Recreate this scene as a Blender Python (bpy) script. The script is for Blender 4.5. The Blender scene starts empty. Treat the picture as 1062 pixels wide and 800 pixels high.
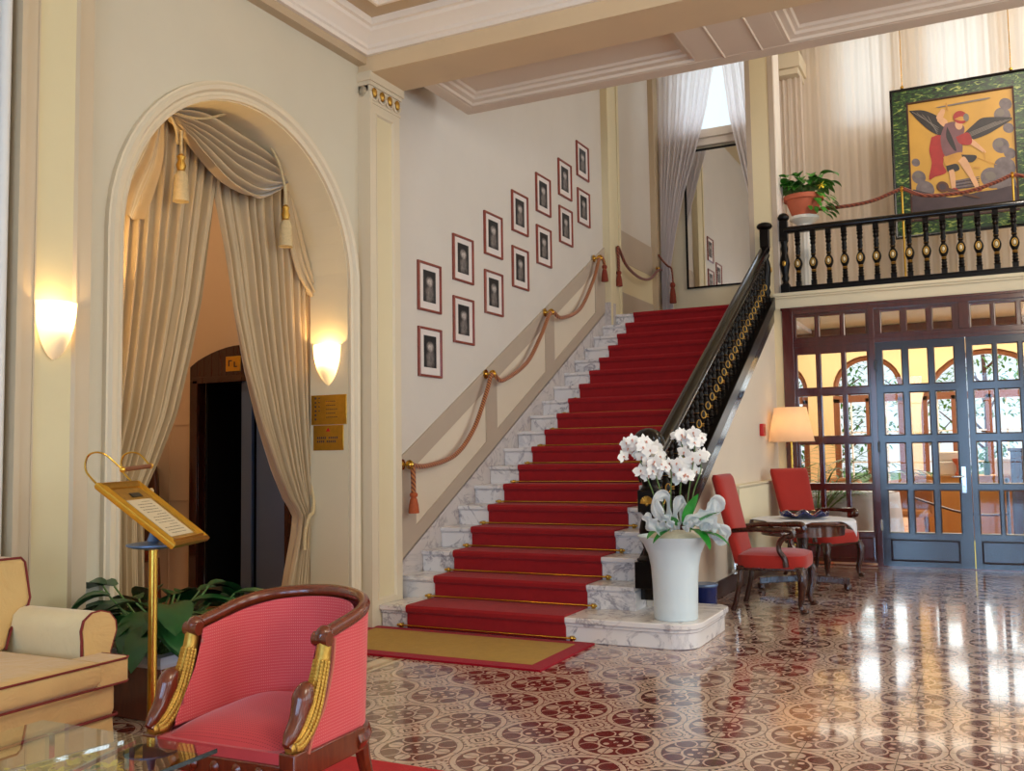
import bpy, math, random
from mathutils import Vector, Matrix, Euler
PI = math.pi
rnd = random.Random(7)
scene = bpy.context.scene
COL = scene.collection

# ------------------------------------------------------------------ helpers
def lin(c):
    return tuple(((x / 12.92) if x <= 0.04045 else ((x + 0.055) / 1.055) ** 2.4) for x in c)

def rgb(r, g, b):
    return lin((r / 255.0, g / 255.0, b / 255.0))

def lerp(a, b, t):
    return a + (b - a) * t

def interp(pts, t):
    """piecewise linear through [(t, v...)]"""
    if t <= pts[0][0]:
        return pts[0][1:]
    for a, b in zip(pts, pts[1:]):
        if t <= b[0]:
            k = (t - a[0]) / (b[0] - a[0])
            return tuple(lerp(x, y, k) for x, y in zip(a[1:], b[1:]))
    return pts[-1][1:]

def smooth_path(pts, n=6):
    """Catmull-Rom through 3D points"""
    P = [Vector(p) for p in pts]
    out = []
    for i in range(len(P) - 1):
        p0 = P[i - 1] if i > 0 else P[i] * 2 - P[i + 1]
        p1, p2 = P[i], P[i + 1]
        p3 = P[i + 2] if i + 2 < len(P) else P[i + 1] * 2 - P[i]
        for k in range(n):
            t = k / n
            out.append(0.5 * ((2 * p1) + (p2 - p0) * t + (2 * p0 - 5 * p1 + 4 * p2 - p3) * t * t + (3 * p1 - p0 - 3 * p2 + p3) * t ** 3))
    out.append(P[-1])
    return out

class MB:
    def __init__(s):
        s.v, s.f, s.m, s.mi = [], [], [], 0
    def add(s, vs, fs):
        o = len(s.v)
        s.v.extend(tuple(v) for v in vs)
        for f in fs:
            s.f.append(tuple(o + i for i in f))
            s.m.append(s.mi)
        return s
    def box(s, x0, x1, y0, y1, z0, z1):
        if x0 > x1: x0, x1 = x1, x0
        if y0 > y1: y0, y1 = y1, y0
        if z0 > z1: z0, z1 = z1, z0
        vs = [(x0, y0, z0), (x1, y0, z0), (x1, y1, z0), (x0, y1, z0), (x0, y0, z1), (x1, y0, z1), (x1, y1, z1), (x0, y1, z1)]
        return s.add(vs, [(0, 3, 2, 1), (4, 5, 6, 7), (0, 1, 5, 4), (1, 2, 6, 5), (2, 3, 7, 6), (3, 0, 4, 7)])
    def obox(s, c, size, M=None):
        M = M or Matrix.Identity(3)
        a, b, d = size[0] / 2, size[1] / 2, size[2] / 2
        vs = [Vector(c) + M @ Vector((x * a, y * b, z * d)) for z in (-1, 1) for x, y in ((-1, -1), (1, -1), (1, 1), (-1, 1))]
        return s.add(vs, [(0, 3, 2, 1), (4, 5, 6, 7), (0, 1, 5, 4), (1, 2, 6, 5), (2, 3, 7, 6), (3, 0, 4, 7)])
    def bar(s, a, b, w, h, up=(0, 0, 1)):
        """rectangular bar from a to b"""
        a, b = Vector(a), Vector(b)
        d = (b - a)
        L = d.length
        d.normalize()
        u = Vector(up)
        sd = d.cross(u)
        if sd.length < 1e-5: sd = d.cross(Vector((1, 0, 0)))
        sd.normalize()
        uu = sd.cross(d)
        M = Matrix((d, sd, uu)).transposed()
        return s.obox((a + b) / 2, (L, w, h), M)
    def tube(s, path, r, n=8, closed=False, cap=True, flat=1.0):
        P = [Vector(p) for p in path]
        k = len(P)
        R = r if isinstance(r, (list, tuple)) else [r] * k
        vs = []
        T = []
        for i in range(k):
            if closed: t = P[(i + 1) % k] - P[i - 1]
            else: t = P[min(i + 1, k - 1)] - P[max(i - 1, 0)]
            if t.length < 1e-9: t = Vector((0, 0, 1))
            T.append(t.normalized())
        ref = Vector((0, 0, 1)) if abs(T[0].z) < 0.9 else Vector((1, 0, 0))
        u = T[0].cross(ref).normalized()
        for i in range(k):
            u = (u - T[i] * u.dot(T[i]))
            if u.length < 1e-6: u = T[i].orthogonal()
            u.normalize()
            w = T[i].cross(u)
            for j in range(n):
                a = 2 * PI * j / n
                vs.append(P[i] + (u * math.cos(a) * flat + w * math.sin(a)) * R[i])
        fs = []
        for i in range(k if closed else k - 1):
            for j in range(n):
                a, b = i * n + j, i * n + (j + 1) % n
                c, d = ((i + 1) % k) * n + (j + 1) % n, ((i + 1) % k) * n + j
                fs.append((a, b, c, d))
        if cap and not closed:
            fs.append(tuple(range(n))[::-1])
            fs.append(tuple((k - 1) * n + j for j in range(n)))
        return s.add(vs, fs)
    def lathe(s, prof, c=(0, 0, 0), n=24, M=None, cap=True, sx=1.0, sy=1.0):
        c = Vector(c)
        vs, fs = [], []
        for r, z in prof:
            for j in range(n):
                a = 2 * PI * j / n
                p = Vector((r * math.cos(a) * sx, r * math.sin(a) * sy, z))
                vs.append(c + (M @ p if M else p))
        for i in range(len(prof) - 1):
            for j in range(n):
                fs.append((i * n + j, i * n + (j + 1) % n, (i + 1) * n + (j + 1) % n, (i + 1) * n + j))
        if cap:
            if prof[0][0] > 1e-6: fs.append(tuple(range(n))[::-1])
            if prof[-1][0] > 1e-6: fs.append(tuple((len(prof) - 1) * n + j for j in range(n)))
        return s.add(vs, fs)
    def ell(s, c, r, nu=12, nv=8, M=None):
        if not isinstance(r, (list, tuple)): r = (r, r, r)
        c = Vector(c)
        vs, fs = [], []
        for i in range(nv + 1):
            th = PI * i / nv
            for j in range(nu):
                a = 2 * PI * j / nu
                p = Vector((r[0] * math.sin(th) * math.cos(a), r[1] * math.sin(th) * math.sin(a), -r[2] * math.cos(th)))
                vs.append(c + (M @ p if M else p))
        for i in range(nv):
            for j in range(nu):
                fs.append((i * nu + j, i * nu + (j + 1) % nu, (i + 1) * nu + (j + 1) % nu, (i + 1) * nu + j))
        return s.add(vs, fs)
    def prism(s, poly, fn, w0, w1):
        """poly: 2D points; fn(u,v,w)->xyz; closed solid between w0 and w1"""
        n = len(poly)
        vs = [fn(u, v, w0) for u, v in poly] + [fn(u, v, w1) for u, v in poly]
        fs = [tuple(range(n))[::-1], tuple(range(n, 2 * n))]
        fs += [(i, (i + 1) % n, n + (i + 1) % n, n + i) for i in range(n)]
        return s.add(vs, fs)
    def grid(s, fn, nu, nv, wrapu=False):
        vs = [fn(i / nu, j / nv) for j in range(nv + 1) for i in range(nu if wrapu else nu + 1)]
        w = nu if wrapu else nu + 1
        fs = []
        for j in range(nv):
            for i in range(nu):
                i2 = (i + 1) % w if wrapu else i + 1
                fs.append((j * w + i, j * w + i2, (j + 1) * w + i2, (j + 1) * w + i))
        return s.add(vs, fs)
    def strip(s, prof, path, fn=None, closed_prof=True, closed_path=False):
        """path of frames: list of functions mapping (u,v)->xyz ; prof list of (u,v)"""
        n, k = len(prof), len(path)
        vs = [f(u, v) for f in path for u, v in prof]
        fs = []
        for i in range(k if closed_path else k - 1):
            i2 = (i + 1) % k
            for j in range(n if closed_prof else n - 1):
                j2 = (j + 1) % n
                fs.append((i * n + j, i * n + j2, i2 * n + j2, i2 * n + j))
        if closed_prof and not closed_path:
            fs.append(tuple(range(n))[::-1])
            fs.append(tuple((k - 1) * n + j for j in range(n)))
        return s.add(vs, fs)
    def frame_rect(s, fn, w, h, prof):
        """mitred picture-frame: fn(u,v,d)->xyz, outer rect centred (w x h); prof list of (inset, depth)"""
        cs = ((-1, -1), (1, -1), (1, 1), (-1, 1))
        path = []
        for cx, cy in cs:
            path.append(lambda a, d, cx=cx, cy=cy: fn(cx * (w / 2 - a), cy * (h / 2 - a), d))
        return s.strip(prof, path, closed_path=True)
    def leaf(s, base, d, L, W, droop=0.3, n=5, up=Vector((0, 0, 1)), fold=0.15):
        base, d = Vector(base), Vector(d).normalized()
        side = d.cross(up)
        if side.length < 1e-4: side = d.orthogonal()
        side.normalize()
        nor = side.cross(d)
        vs, fs = [], []
        p = base.copy()
        dd = d.copy()
        for i in range(n + 1):
            t = i / n
            w = W * (math.sin(PI * min(1, t * 0.92 + 0.06)) ** 0.8) * (1 - 0.25 * t)
            if i == n: w = 0.002
            nn = side.cross(dd).normalized()
            vs += [p - side * w / 2 + nn * fold * w, p.copy(), p + side * w / 2 + nn * fold * w]
            dd = (dd - up * droop / n).normalized()
            p = p + dd * L / n
        for i in range(n):
            a = i * 3
            fs += [(a, a + 1, a + 4, a + 3), (a + 1, a + 2, a + 5, a + 4)]
        return s.add(vs, fs)
    def build(s, name, mats, parent=None, off=None, bevel=0, seg=2, smooth=True, angle=40, solid=0, sub=0):
        me = bpy.data.meshes.new(name)
        vs = s.v
        if off is not None:
            vs = [(x - off[0], y - off[1], z - off[2]) for x, y, z in vs]
        me.from_pydata(vs, [], s.f)
        if not isinstance(mats, (list, tuple)): mats = [mats]
        for m in mats: me.materials.append(m)
        if len(mats) > 1: me.polygons.foreach_set('material_index', s.m)
        me.update()
        import bmesh
        bm = bmesh.new(); bm.from_mesh(me)
        bmesh.ops.recalc_face_normals(bm, faces=bm.faces)
        bm.to_mesh(me); bm.free()
        if smooth:
            me.polygons.foreach_set('use_smooth', [True] * len(me.polygons))
            me.set_sharp_from_angle(angle=math.radians(angle))
        o = bpy.data.objects.new(name, me)
        COL.objects.link(o)
        if parent is not None: o.parent = parent
        if solid:
            md = o.modifiers.new('Solidify', 'SOLIDIFY'); md.thickness = solid; md.offset = 0
        if sub:
            md = o.modifiers.new('Subdivision', 'SUBSURF'); md.levels = sub; md.render_levels = sub
        if bevel:
            md = o.modifiers.new('Bevel', 'BEVEL'); md.width = bevel; md.segments = seg
            md.limit_method = 'ANGLE'; md.angle_limit = math.radians(40)
        return o

def thing(name, label, cat, loc=(0, 0, 0), rz=0.0, group=None):
    o = bpy.data.objects.new(name, None)
    COL.objects.link(o)
    o.empty_display_size = 0.1
    o.location = loc
    o.rotation_euler = (0, 0, rz)
    o['label'] = label
    o['category'] = cat
    if group: o['group'] = group
    return o

def tag(o, label, cat, group=None):
    o['label'] = label
    o['category'] = cat
    if group: o['group'] = group
    return o

def part(mb, name, mats, R, world=False, label=None, **kw):
    """part (or sub-part) of a thing; world=True means the MB holds world coordinates (thing not rotated)"""
    root = R
    while root.parent is not None: root = root.parent
    o = mb.build(name, mats, R, off=(root.location if world else None), **kw)
    if label: o['label'] = label
    return o

def struct(mb, name, mats, label=None, **kw):
    o = mb.build(name, mats, None, **kw)
    o['kind'] = 'structure'
    o['label'] = label or name.replace('_', ' ')
    return o

def solo(mb, name, mats, label, cat, loc=(0, 0, 0), group=None, **kw):
    """single-mesh thing; MB in world coordinates, origin moved to loc"""
    o = mb.build(name, mats, None, off=loc, **kw)
    o.location = loc
    return tag(o, label, cat, group)

CHILDREN = {}
def kids(o):
    return [c for c in o.children]

def dup(root, loc, rz=None, label=None, group=None):
    r = root.copy(); COL.objects.link(r)
    r.location = loc
    if rz is not None: r.rotation_euler = (0, 0, rz)
    if label: r['label'] = label
    if group: r['group'] = group
    for ch in list(root.children):
        c = ch.copy(); COL.objects.link(c); c.parent = r
        for g in list(ch.children):
            d = g.copy(); COL.objects.link(d); d.parent = c
    return r

# ------------------------------------------------------------------ node expressions
class X:
    def __init__(s, nt, sock): s.nt, s.k = nt, sock
    def _m(s, op, *a, clamp=False):
        n = s.nt.nodes.new('ShaderNodeMath'); n.operation = op; n.use_clamp = clamp
        for i, q in enumerate(a):
            if isinstance(q, X): s.nt.links.new(q.k, n.inputs[i])
            else: n.inputs[i].default_value = q
        return X(s.nt, n.outputs[0])
    def __add__(s, o): return s._m('ADD', s, o)
    __radd__ = __add__
    def __sub__(s, o): return s._m('SUBTRACT', s, o)
    def __rsub__(s, o): return s._m('SUBTRACT', o, s)
    def __mul__(s, o): return s._m('MULTIPLY', s, o)
    __rmul__ = __mul__
    def __truediv__(s, o): return s._m('DIVIDE', s, o)
    def sin(s): return s._m('SINE', s)
    def cos(s): return s._m('COSINE', s)
    def abs(s): return s._m('ABSOLUTE', s)
    def fract(s): return s._m('FRACT', s)
    def floor(s): return s._m('FLOOR', s)
    def sqrt(s): return s._m('SQRT', s)
    def lt(s, o): return s._m('LESS_THAN', s, o)
    def gt(s, o): return s._m('GREATER_THAN', s, o)
    def min(s, o): return s._m('MINIMUM', s, o)
    def max(s, o): return s._m('MAXIMUM', s, o)
    def pow(s, o): return s._m('POWER', s, o)
    def atan2(s, o): return s._m('ARCTAN2', s, o)
    def clamp(s): return s._m('ADD', s, 0.0, clamp=True)

def band(x, a, b):
    return x.gt(a) * x.lt(b)

class NT:
    def __init__(s, name):
        s.m = bpy.data.materials.new(name); s.m.use_nodes = True
        s.nt = s.m.node_tree
        s.b = s.nt.nodes['Principled BSDF']
        s.out = s.nt.nodes['Material Output']
        s._co = None
    def co(s):
        if s._co is None:
            s._co = s.nt.nodes.new('ShaderNodeTexCoord').outputs['Object']
        return s._co
    def xyz(s):
        n = s.nt.nodes.new('ShaderNodeSeparateXYZ'); s.nt.links.new(s.co(), n.inputs[0])
        return [X(s.nt, n.outputs[i]) for i in range(3)]
    def noise(s, scale, detail=3, rough=0.5, dist=0.0, stretch=None):
        n = s.nt.nodes.new('ShaderNodeTexNoise')
        n.inputs['Scale'].default_value = scale; n.inputs['Detail'].default_value = detail
        n.inputs['Roughness'].default_value = rough; n.inputs['Distortion'].default_value = dist
        if stretch:
            mp = s.nt.nodes.new('ShaderNodeMapping'); mp.inputs['Scale'].default_value = stretch
            s.nt.links.new(s.co(), mp.inputs[0]); s.nt.links.new(mp.outputs[0], n.inputs['Vector'])
        else:
            s.nt.links.new(s.co(), n.inputs['Vector'])
        return X(s.nt, n.outputs['Fac'])
    def voro(s, scale, feature='F1'):
        n = s.nt.nodes.new('ShaderNodeTexVoronoi'); n.inputs['Scale'].default_value = scale; n.feature = feature
        s.nt.links.new(s.co(), n.inputs['Vector'])
        return X(s.nt, n.outputs['Distance'])
    def ramp(s, x, stops):
        n = s.nt.nodes.new('ShaderNodeValToRGB')
        cr = n.color_ramp
        while len(cr.elements) < len(stops): cr.elements.new(0.5)
        for e, (p, c) in zip(cr.elements, stops):
            e.position = p; e.color = (*c, 1)
        s.nt.links.new(x.k, n.inputs[0])
        return n.outputs[0]
    def mix(s, fac, a, b):
        n = s.nt.nodes.new('ShaderNodeMix'); n.data_type = 'RGBA'
        for sock, q in ((n.inputs[0], fac), (n.inputs[6], a), (n.inputs[7], b)):
            if isinstance(q, X): s.nt.links.new(q.k, sock)
            elif isinstance(q, bpy.types.NodeSocket): s.nt.links.new(q, sock)
            elif isinstance(q, (int, float)): sock.default_value = q
            else: sock.default_value = (*q, 1)
        return n.outputs[2]
    def set(s, **kw):
        names = dict(col='Base Color', rough='Roughness', metal='Metallic', spec='Specular IOR Level', coat='Coat Weight', coatr='Coat Roughness',
                     sheen='Sheen Weight', sheenr='Sheen Roughness', em='Emission Color', ems='Emission Strength', alpha='Alpha', trans='Transmission Weight', ior='IOR', sss='Subsurface Weight')
        for k, q in kw.items():
            sock = s.b.inputs[names[k]]
            if isinstance(q, X): s.nt.links.new(q.k, sock)
            elif isinstance(q, bpy.types.NodeSocket): s.nt.links.new(q, sock)
            elif isinstance(q, tuple): sock.default_value = (*q, 1)
            else: sock.default_value = q
        return s
    def bump(s, x, strength=0.3, dist=0.01):
        n = s.nt.nodes.new('ShaderNodeBump'); n.inputs['Strength'].default_value = strength; n.inputs['Distance'].default_value = dist
        s.nt.links.new(x.k, n.inputs['Height']); s.nt.links.new(n.outputs[0], s.b.inputs['Normal'])
        return s

def simple(name, col, rough=0.5, metal=0.0, var=0.12, scale=6.0, bump=0.0, bscale=80.0, **kw):
    t = NT(name)
    if var:
        n = t.noise(scale, 4)
        t.set(col=t.mix(n, tuple(c * (1 - var) for c in col), tuple(min(1, c * (1 + var)) for c in col)))
    else:
        t.set(col=col)
    t.set(rough=rough, metal=metal, **kw)
    if bump: t.bump(t.noise(bscale, 3), bump, 0.004)
    return t.m

# ------------------------------------------------------------------ materials
def wall_mat(name, c, weave=0.12):
    t = NT(name)
    n = t.noise(1.3, 4, 0.6)
    t.set(col=t.mix(n, tuple(x * 0.93 for x in c), tuple(min(1, x * 1.06) for x in c)), rough=0.75, spec=0.25)
    a = t.noise(60, 2, 0.5, stretch=(0.25, 0.25, 3.0))
    b = t.noise(60, 2, 0.5, stretch=(3.0, 3.0, 0.25))
    t.bump(a + b, weave, 0.004)
    return t.m

M_WALL = wall_mat('cream_wall_paint', rgb(214, 204, 182), 0.08)
M_PAPER = wall_mat('pale_woven_wallpaper', rgb(216, 206, 194), 0.3)
M_PLASTER = simple('cream_plaster', rgb(228, 214, 182), 0.55, var=0.05, scale=2)
M_TRIM = simple('ivory_moulding', rgb(224, 208, 180), 0.45, var=0.04, scale=3)
M_BEIGE = simple('beige_moulding', rgb(196, 172, 140), 0.5, var=0.06, scale=3)
M_TAUPE = simple('taupe_moulding', rgb(188, 170, 150), 0.55, var=0.06, scale=3)
M_TANTRIM = simple('tan_pilaster_border', rgb(204, 184, 154), 0.5, var=.05, scale=3)
M_OLIVEPANEL = wall_mat('beige_pilaster_panel', rgb(222, 208, 168), 0.12)
M_CREAMPANEL = wall_mat('cream_panel_paint', rgb(226, 210, 172), 0.12)
M_WHITE = simple('white_ceiling_moulding', rgb(240, 228, 214), 0.5, var=0.03, scale=2)
M_CEIL = simple('cream_ceiling_panel', rgb(228, 212, 176), 0.7, var=0.05, scale=2)
M_SOFFIT = simple('beige_beam_plaster', rgb(222, 196, 158), 0.6, var=0.08, scale=2)
M_PINKPANEL = simple('rosy_ceiling_panel', rgb(224, 206, 186), 0.65, var=0.05, scale=2)
M_DARKSKIRT = simple('dark_brown_baseboard', rgb(60, 30, 22), 0.3, var=0.2, scale=8)

def marble(name, base, vein, warm):
    t = NT(name)
    d = t.noise(3.0, 6, 0.62, 1.4)
    v = (d - 0.5).abs() * 22.0
    v2 = ((t.noise(1.6, 5, 0.6, 2.5) - 0.48).abs() * 14.0).clamp()
    k = 1.0 - (1.0 - v.clamp()) * (1.0 - v2 * 0.7)
    c = t.mix(k, vein, base)
    w = t.noise(2.2, 3, 0.5, 0.6)
    t.set(col=t.mix((w - 0.5) * 1.6, c, t.mix(0.5, c, warm)), rough=0.22, spec=0.5)
    return t.m
M_MARBLE = marble('white_veined_marble', rgb(236, 230, 228), rgb(150, 144, 154), rgb(222, 196, 166))
M_MARBLE2 = marble('grey_brown_marble_skirting', rgb(208, 198, 194), rgb(160, 150, 152), rgb(200, 176, 160))

def carpet_mat(name, c):
    t = NT(name)
    n = t.noise(18, 4, 0.7)
    f = t.noise(500, 2)
    t.set(col=t.mix(n, tuple(x * 0.8 for x in c), tuple(min(1, x * 1.2) for x in c)), rough=0.95, spec=0.1, sheen=0.08, sheenr=0.5)
    t.bump(f, 0.5, 0.004)
    return t.m
M_CARPET = carpet_mat('red_stair_carpet', rgb(160, 36, 40))
M_RUG = carpet_mat('red_rug_pile', rgb(190, 34, 36))
M_MATRED = carpet_mat('crimson_mat_border', rgb(158, 14, 36))
M_MATTAN = carpet_mat('mustard_mat_pile', rgb(176, 138, 56))

M_BRASS = simple('polished_brass', rgb(212, 168, 74), 0.22, 1.0, var=0.1, scale=20)
M_GOLD = simple('satin_gold', rgb(226, 178, 74), 0.3, 1.0, var=0.15, scale=30)
M_OLDGOLD = simple('aged_gold_leaf', rgb(196, 152, 70), 0.42, 0.85, var=0.35, scale=40, bump=0.4, bscale=120)
M_CHROME = simple('chrome', rgb(220, 224, 230), 0.08, 1.0, var=0.0)
M_STEELB = simple('blue_grey_steel', rgb(104, 126, 160), 0.35, 0.4, var=0.1, scale=3)
M_BLACK = simple('black_lacquer', rgb(14, 11, 13), 0.14, var=0.2, scale=12, spec=0.4)
M_BLACKWOOD = simple('black_carved_wood', rgb(14, 10, 9), 0.28, var=0.25, scale=25, spec=0.2)
M_DARK = simple('black_interior', rgb(8, 7, 8), 0.6, var=0.1)

def wood(name, a, b, rough=0.3, scale=4.0, stretch=(1, 1, 8), coat=0.3):
    t = NT(name)
    n = t.noise(scale, 5, 0.6, 0.8, stretch=stretch)
    t.set(col=t.mix(n, a, b), rough=rough, coat=coat, coatr=0.12)
    t.bump(n, 0.08, 0.003)
    return t.m
M_WOOD = wood('mahogany', rgb(66, 22, 12), rgb(132, 56, 26), 0.24, 7, (6, 6, 1), coat=.6)
M_WOODFRAME = wood('cherry_picture_frame', rgb(104, 34, 26), rgb(164, 70, 48), 0.28, 9, (1, 1, 1))
M_DOORWOOD = wood('dark_mahogany_joinery', rgb(58, 16, 14), rgb(98, 34, 26), 0.16, 3, (8, 8, 1), coat=0.8)
M_DOORLEAF = wood('dark_polished_door', rgb(26, 18, 28), rgb(50, 34, 46), 0.2, 3, (8, 8, 1), coat=0.6)
M_DARKWOOD = wood('dark_polished_mahogany', rgb(36, 14, 10), rgb(78, 34, 22), 0.2, 7, (6, 6, 1), coat=0.35)
M_TABLEWOOD = wood('walnut_table', rgb(52, 22, 14), rgb(104, 48, 26), 0.2, 5, (1, 6, 6), coat=0.7)
M_PARQUET = None

def fabric(name, c, dots=None, dotcol=None, weave=400, rough=0.85, sheen=0.3, sp=0.015, wrinkle=0):
    t = NT(name)
    n = t.noise(5, 3)
    base = t.mix(n, tuple(x * 0.9 for x in c), tuple(min(1, x * 1.1) for x in c))
    if dots:
        x, y, z = t.xyz()
        k = 2 * PI / sp
        if dots == 'xz':
            u, v = x + y, z
        else:
            u, v = x, y
        d = ((u + v) * (k * 0.7)).sin() * ((u - v) * (k * 0.7)).sin()
        base = t.mix(d.gt(0.72), base, dotcol)
    t.set(col=base, rough=rough, spec=0.2, sheen=sheen, sheenr=0.4)
    if wrinkle: t.bump(t.noise(5.5, 4, .55, 1.5) + t.noise(weave, 2) * .02, wrinkle, 0.03)
    else: t.bump(t.noise(weave, 2), 0.25, 0.002)
    return t.m
M_CORAL = fabric('coral_dotted_upholstery', rgb(212, 82, 88), 'xz', rgb(232, 150, 140))
M_CORALSEAT = fabric('coral_seat_upholstery', rgb(208, 74, 76), 'xy', rgb(150, 40, 50))
M_RED = fabric('brick_red_upholstery', rgb(168, 46, 38))
M_SOFA = fabric('gold_beige_sofa_fabric', rgb(212, 174, 114), wrinkle=.35)
M_SOFALIGHT = fabric('pale_gold_sofa_arm_cover', rgb(234, 212, 168), wrinkle=.25)
M_PIPING = simple('maroon_piping', rgb(122, 36, 30), 0.8, var=0.1)
M_DRAPE = fabric('champagne_silk_drape', rgb(196, 172, 136), weave=250, rough=0.55, sheen=0.5)
M_ROPE = None

def rope_mat(name, a, b, k=90.0):
    t = NT(name)
    x, y, z = t.xyz()
    s_ = ((x * 0.7 + y + z * 1.0) * k).sin() * 0.5 + 0.5
    t.set(col=t.mix(s_, a, b), rough=0.65, sheen=0.3)
    t.bump(s_, 0.6, 0.006)
    return t.m
M_ROPE = rope_mat('twisted_gold_red_cord', rgb(96, 36, 12), rgb(196, 118, 54), 170)
M_ROPERED = rope_mat('twisted_rust_cord', rgb(88, 28, 14), rgb(150, 70, 38), 170)
M_TASSEL = simple('rust_tassel_thread', rgb(178, 84, 42), 0.75, var=0.3, scale=60, bump=0.5, bscale=200)
M_TASSELRED = simple('brick_tassel_thread', rgb(130, 46, 24), 0.75, var=0.3, scale=60, bump=0.5, bscale=200)
M_TASSELCREAM = simple('cream_tassel_thread', rgb(206, 182, 136), 0.75, var=0.25, scale=60, bump=0.5, bscale=200)

def sheer(name, c, tr=0.55):
    t = NT(name)
    nt = t.nt
    d = nt.nodes.new('ShaderNodeBsdfDiffuse'); d.inputs[0].default_value = (*c, 1)
    l = nt.nodes.new('ShaderNodeBsdfTranslucent'); l.inputs[0].default_value = (*c, 1)
    p = nt.nodes.new('ShaderNodeBsdfTransparent')
    m1 = nt.nodes.new('ShaderNodeMixShader'); m1.inputs[0].default_value = tr
    m2 = nt.nodes.new('ShaderNodeMixShader'); m2.inputs[0].default_value = 0.06
    nt.links.new(d.outputs[0], m1.inputs[1]); nt.links.new(l.outputs[0], m1.inputs[2])
    nt.links.new(m1.outputs[0], m2.inputs[1]); nt.links.new(p.outputs[0], m2.inputs[2])
    nt.links.new(m2.outputs[0], t.out.inputs[0])
    nt.nodes.remove(t.b)
    return t.m
M_SHEER = sheer('ivory_sheer_voile', rgb(244, 232, 220), 0.5)
M_SHEERBLUE = sheer('white_sheer_voile', rgb(247, 240, 240), 0.5)
M_TULLE = sheer('white_tulle', rgb(240, 244, 246), 0.4)
M_SHADE = None

def glass_mat(name, tint=(1, 1, 1), ior=1.5, rough=0.0, boost=1.0):
    t = NT(name)
    nt = t.nt
    g = nt.nodes.new('ShaderNodeBsdfGlossy'); g.inputs['Roughness'].default_value = rough
    p = nt.nodes.new('ShaderNodeBsdfTransparent'); p.inputs[0].default_value = (*tint, 1)
    f = nt.nodes.new('ShaderNodeFresnel'); f.inputs[0].default_value = ior
    gm = nt.nodes.new('ShaderNodeNewGeometry')
    ff = X(nt, f.outputs[0]) * boost * (1.0 - X(nt, gm.outputs['Backfacing']))
    m = nt.nodes.new('ShaderNodeMixShader')
    nt.links.new(ff.clamp().k, m.inputs[0]); nt.links.new(p.outputs[0], m.inputs[1]); nt.links.new(g.outputs[0], m.inputs[2])
    nt.links.new(m.outputs[0], t.out.inputs[0])
    nt.nodes.remove(t.b)
    return t.m
M_PANE = glass_mat('clear_window_glass', (0.96, 0.98, 0.97), 1.5, 0.0, 1.0)
M_TABLEGLASS = glass_mat('greenish_table_glass', (0.94, 0.97, 0.95), 1.52, 0.0, 1.8)
M_GLASSEDGE = simple('dark_glass_edge', rgb(14, 26, 24), 0.1, var=0.0)
M_MIRROR = simple('mirror_silver', (0.9, 0.9, 0.9), 0.02, 1.0, var=0.0)

def emit(name, c, s, base=None):
    t = NT(name)
    t.set(col=base or c, rough=0.4, em=c, ems=s)
    return t.m

M_LEAF = simple('dark_green_leaf', rgb(34, 84, 40), 0.35, var=0.45, scale=14)
M_LEAF2 = simple('bright_green_leaf', rgb(70, 138, 46), 0.4, var=0.4, scale=14)
M_LEAF3 = simple('fresh_green_leaf', rgb(48, 150, 52), 0.35, var=0.3, scale=10)
M_STEM = simple('green_stem', rgb(92, 120, 60), 0.5, var=0.2)
M_SOIL = simple('dark_soil', rgb(40, 28, 20), 0.9, var=0.3, scale=40)
M_TERRA = simple('terracotta', rgb(192, 98, 66), 0.7, var=0.12, scale=12)
M_VASE = simple('white_ceramic', rgb(222, 234, 238), 0.3, var=0.02)
M_PETAL = simple('white_orchid_petal', rgb(250, 247, 242), 0.5, var=0.05, scale=40, sss=0.0)
M_PETALC = simple('pink_orchid_throat', rgb(214, 150, 130), 0.5, var=0.2, scale=40)
M_YELLOW = simple('yellow_petal', rgb(240, 214, 70), 0.5, var=0.15, scale=30)
M_WHITEPAINT = simple('white_painted_metal', rgb(232, 226, 214), 0.4, var=0.03)
M_CLOTH = fabric('white_tablecloth_linen', rgb(226, 226, 232), weave=300, sheen=0.1)
M_REDPL = simple('red_plastic', rgb(196, 24, 24), 0.35, var=0.05)
M_BLUEGLASS = simple('cobalt_glass', rgb(18, 24, 84), 0.1, var=0.3, scale=14, coat=0.8)
M_NAVY = simple('navy_glazed_bin', rgb(26, 40, 96), 0.25, var=0.5, scale=9)
M_PAPERW = simple('menu_paper', rgb(214, 196, 164), 0.7, var=0.08, scale=8)
M_INK = simple('dark_ink', rgb(70, 56, 48), 0.7, var=0.0)
M_MATBOARD = simple('ivory_mat_board', rgb(224, 212, 204), 0.8, var=0.03)
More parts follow.
